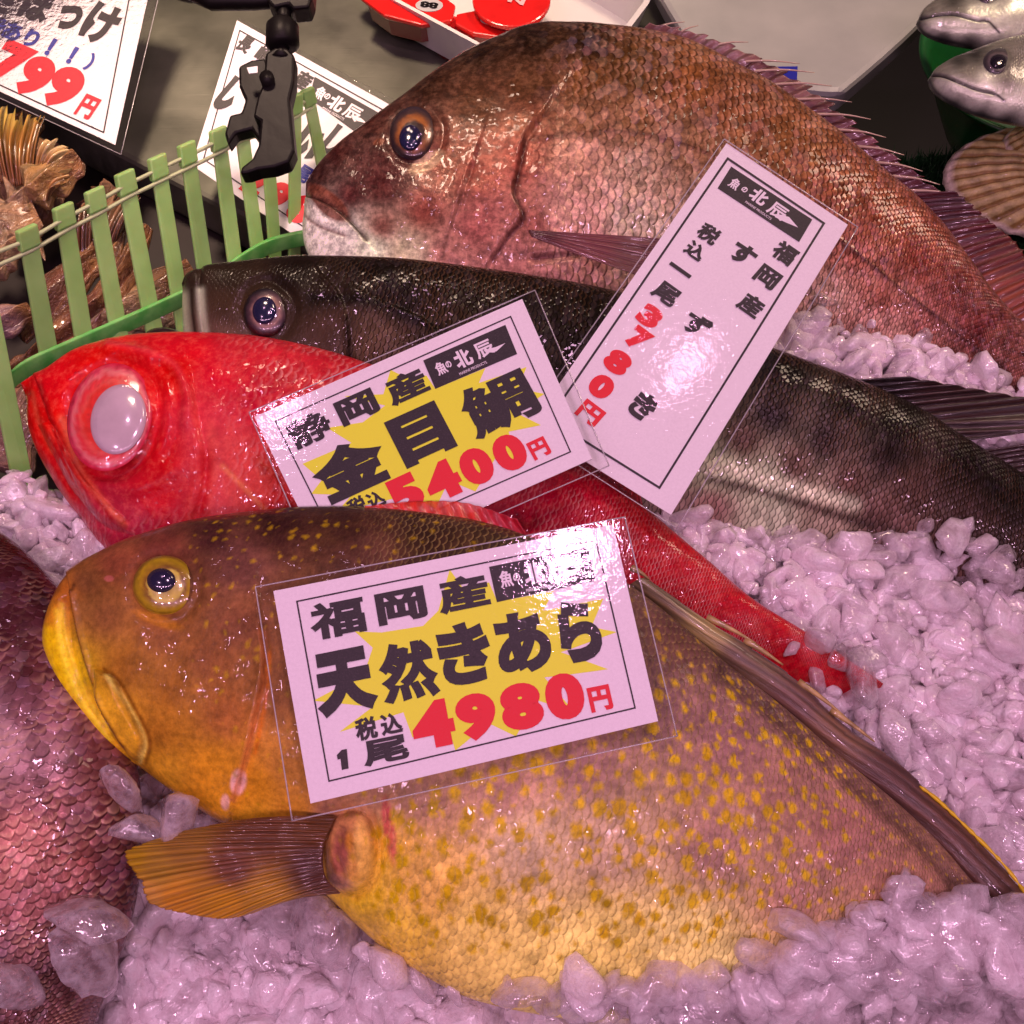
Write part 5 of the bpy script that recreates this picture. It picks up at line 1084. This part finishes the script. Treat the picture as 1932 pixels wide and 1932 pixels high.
for bs_, tp_, z_, cs_ in (([(0, 345), (30, 352), (62, 345)], [(-20, 215), (20, 212), (62, 228), (104, 252)], -.044, [(20, 230, alb(170, 118, 52)), (60, 300, alb(150, 88, 40)), (30, 345, alb(120, 62, 34))]),
    ([(66, 352), (84, 372), (90, 398)], [(118, 288), (136, 300), (150, 302), (140, 345), (120, 385)], -.046, [(130, 300, alb(205, 150, 100)), (100, 350, alb(160, 100, 55))]),
    ([(150, 520), (185, 500), (215, 470)], [(180, 395), (215, 375), (250, 372), (282, 405)], -.058, [(200, 400, alb(140, 90, 62)), (190, 480, alb(95, 48, 34))])):
    P0 = anchored(bs_[1][0], bs_[1][1], z_, .12); fr_ = thing('dried_fish_fin', P0.at(*bs_[1]), {-.044: 'amber fan-shaped dried fin standing up at the far left edge', -.046: 'pale amber ragged dried fin pointing at the dark gap', -.058: 'dull brown dried fin fan behind the middle green slats'}[z_], 'dried fish', 'dried fish pieces on the shelf')
    fin('membrane', fr_, bs_, tp_, M['amber'], P0, .0, .012, 90, 26, 11, .0016, .22, 9, cs_, wave=.006, bulge=.006)
shelf = prism('lower_shelf', [at(-500, 150, -.11), at(420, 330, -.11), at(480, 1100, -.11), at(-500, 1100, -.11)], [at(-500, 150, -.11) - [0, 0, .01], at(420, 330, -.11) - [0, 0, .01], at(480, 1100, -.11) - [0, 0, .01], at(-500, 1100, -.11) - [0, 0, .01]], simple('dark_shelf', (.015, .010, .009), .5), None)
tag(shelf, 'dark low shelf holding the dried fish behind the green screen', 'shelf')
# small dark lump by the bass's mouth
P_ = anchored(310, 640, .018, .2); sh = thing('dark_shellfish', P_.at(310, 640), 'small dark mottled lump between the sea bass mouth and the alfonsino', 'shellfish')
t = NT('mottled_dark'); nz = t.noise(t.obj(), 90, 2); t.P(Base_Color=t.ramp(nz, [(.55, (.02, .010, .010)), (.62, (.22, .12, .10))]), Roughness=.25, Coat_Weight=.6); M['mott'] = t.m
fish_body('body', sh, M['mott'], [(278, 628, 280, 642), (288, 622, 290, 655), (310, 621, 312, 660), (335, 626, 340, 662), (350, 634, 356, 660)], P_, [(0, .004), (.5, .008), (1, .006)], [(310, 640, (.5, .5, .5))], 60, 40)
# dotted grip mat strip? (none)

# ================================================================== CRUSHED ICE PLACEMENT
rp = np.random.default_rng(21); places = []
polys = {k: np.array(v, float) for k, v in OUT.items()}
def in_fish(px, py, mar):
    q = np.array([[px, py]])
    for p in polys.values():
        if inside(q, p)[0]:
            if polydist(q, p, True)[0][0] > mar: return True
    return False
def zbed(x, y): return BED.z(x, y)
# regular packing, two layers
def scatter(region, step, smin, smax, zoff, mar, zjit=.004, plane=BED):
    reg = np.array(region, float); x0, y0 = reg.min(0); x1, y1 = reg.max(0); out = []
    y = y0
    while y < y1:
        x = x0
        while x < x1:
            px, py = x + rp.uniform(-.45, .45) * step, y + rp.uniform(-.45, .45) * step
            if inside(np.array([[px, py]]), reg)[0] and not in_fish(px, py, mar):
                p = plane.at(px, py); s = rp.uniform(smin, smax) * rp.choice([1, 1, 1.2, .8]); places.append((p[0], p[1], p[2] + zoff + rp.uniform(-zjit, zjit), s, rp.choice([.0, .12, .3, .62])))
            x += step
        y += step
R_right = [(1180, 950), (1500, 1010), (1700, 1050), (2080, 1180), (2330, 1340), (2330, 2000), (2080, 1900), (1900, 1740), (1700, 1500), (1500, 1300), (1300, 1100)]
R_top = [(1480, 520), (1600, 560), (1800, 640), (2050, 760), (2080, 1000), (1900, 900), (1600, 740), (1380, 680)]
R_bot = [(180, 1440), (400, 1540), (640, 1680), (900, 1850), (1200, 1900), (1600, 1880), (2000, 1840), (2330, 1990), (2330, 2190), (-200, 2190), (-200, 1800), (120, 1800), (220, 1700), (260, 1560), (240, 1460)]
R_left = [(-120, 900), (60, 905), (140, 960), (230, 1040), (160, 1100), (90, 1150), (40, 1080), (-120, 980)]
R_lft2 = [(-140, 1850), (60, 1780), (250, 1700), (420, 1990), (-140, 2080)]
for R in (R_right, R_top, R_bot, R_left, R_lft2):
    scatter(R, 36, .0085, .0130, -.007, 30)
    scatter(R, 34, .0050, .0115, .002, 14)
    scatter(R, 24, .0020, .0055, .006, 8)
scatter(R_right, 74, .006, .0115, .009, 4); scatter(R_bot, 70, .006, .0115, .008, 0)
# ice resting on the fish edges
def over(body, pts, s=.0105, lift=.4):
    for q in pts:
        px, py = q[0] + rp.uniform(-14, 14), q[1] + rp.uniform(-9, 12); ss = (q[2] if len(q) > 2 else 1) * s * rp.choice([.45, .6, .8, .95, 1.12])
        p = surf(body, px, py); places.append((p[0], p[1], p[2] + ss * lift, ss, rp.uniform(.40, .92)))
edge = [(1000 + i * 27, 1872 + 14 * math.sin(i * 2.1) + (i % 3) * 10) for i in range(22)]
over(GR, edge, .010, .3)
over(GR, [(1500, 1740), (1540, 1800, 1.2), (1580, 1830), (1640, 1790), (1700, 1720, 1.3), (1720, 1790, 1.2), (1660, 1850, 1.1), (1760, 1840, 1.1), (1790, 1760, 1.2), (1820, 1820, 1.1), (1850, 1870), (1560, 1880, 1.1), (1620, 1890), (1700, 1900, 1.1), (1780, 1900), (1870, 1800, 1.1), (1890, 1740, .9), (1850, 1700, .9),
          (1600, 1720, .8), (1440, 1810, .9), (1390, 1830, .9), (1320, 1845), (1250, 1860), (1180, 1868), (1100, 1860)], .0108, .35)
over(GR, [(640, 1770, 1.0), (690, 1800, 1.0), (740, 1830, 1.1), (800, 1850, 1), (870, 1872, 1), (600, 1740, .9), (950, 1880, 1)], .010, .1)
over(BS, [(1345, 1008, .8), (1430, 1018, .9), (1476, 1028, .8), (1560, 1040, .9), (1640, 1030, .9), (1700, 1020, 1), (1750, 1000, 1.2), (1800, 1010, 1.2), (1850, 1040, 1.3), (1770, 1050, 1.1), (1890, 1070, 1.2), (1720, 1060, 1), (1640, 1065), (1560, 1070), (1480, 1070)], .0100, .3)
over(AL, [(1500, 1230, .7), (1540, 1225, .8), (1580, 1250, .8), (1620, 1290, .9), (1530, 1290, .9), (1660, 1320, .9), (1700, 1350, 1), (1600, 1320, .9), (1750, 1380, 1), (1650, 1350, 1)], .0100, .5)
over(SB, [(1500, 590), (1540, 600), (1580, 620), (1620, 640), (1670, 650), (1720, 660), (1770, 680), (1830, 700), (1880, 720), (1560, 570, .8), (1650, 620, .7), (1740, 650, .7)], .0095, .1)
def over_region(body, reg, step, lo, hi, lift):
    reg = np.array(reg, float); x0, y0 = reg.min(0); x1, y1 = reg.max(0)
    for yy in np.arange(y0, y1, step):
        for xx in np.arange(x0, x1, step):
            px, py = xx + rp.uniform(-.5, .5) * step, yy + rp.uniform(-.5, .5) * step
            if inside(np.array([[px, py]]), reg)[0]:
                p = surf(body, px, py); ss = rp.uniform(lo, hi); places.append((p[0], p[1], p[2] + ss * lift, ss, rp.uniform(.35, .92)))
TAIL = [(1180, 1905), (1330, 1868), (1440, 1850), (1530, 1790), (1620, 1740), (1680, 1672), (1740, 1690), (1790, 1745), (1850, 1716), (1925, 1720), (1990, 1800), (2020, 2000), (1100, 2000)]
over_region(GR, TAIL, 33, .0055, .0112, .35); over_region(GR, TAIL, 24, .002, .0055, 1.1)
over_region(GR, [(1500, 1870), (1660, 1830), (1990, 1830), (2020, 2000), (1400, 2000)], 46, .006, .0105, 1.2)
over_region(BS, [(1290, 1008), (1480, 1030), (1700, 1030), (1820, 1000), (1940, 1090), (1940, 1180), (1600, 1075), (1400, 1050)], 30, .004, .009, .4)
ice = pile('crushed_ice', places, M['ice']); tag(ice, kind='stuff')
print('ice lumps', len(places))
# a few single lumps that stand apart
def loose(label, px, py, z, s, seed):
    p = at(px, py, z); V = LV[seed % len(LV)] @ rotm(np.random.default_rng(seed)).T * s * np.array([1, 1, 1.0]) + p
    o = mesh_obj('ice_lump', V, LF, M['ice']); o.location = (0, 0, 0); tag(o, label, 'ice lump', 'loose ice lumps')
    at_ = o.data.attributes.new('clear', 'FLOAT', 'POINT'); at_.data.foreach_set('value', np.full(len(V), .8, np.float32))
loose('clear upright ice lump against the dark bream, left of the grouper chin', 232, 1492, .052, .0085, 3)
loose('ice lump just above the tip of the grouper pectoral fin', 268, 1565, .046, .0105, 5)
loose('rounded frosty ice lump between the grouper chin and its pectoral fin', 335, 1552, .050, .0120, 8)
loose('glassy ice lump resting low on the dark bream', 158, 1800, .052, .0135, 11)
loose('frosted ice lump stuck on the dark bream beside the pectoral fin', 155, 1738, .056, .0120, 14)
loose('small clear ice lump at the left edge near the bottom', 35, 1862, .050, .0095, 19)
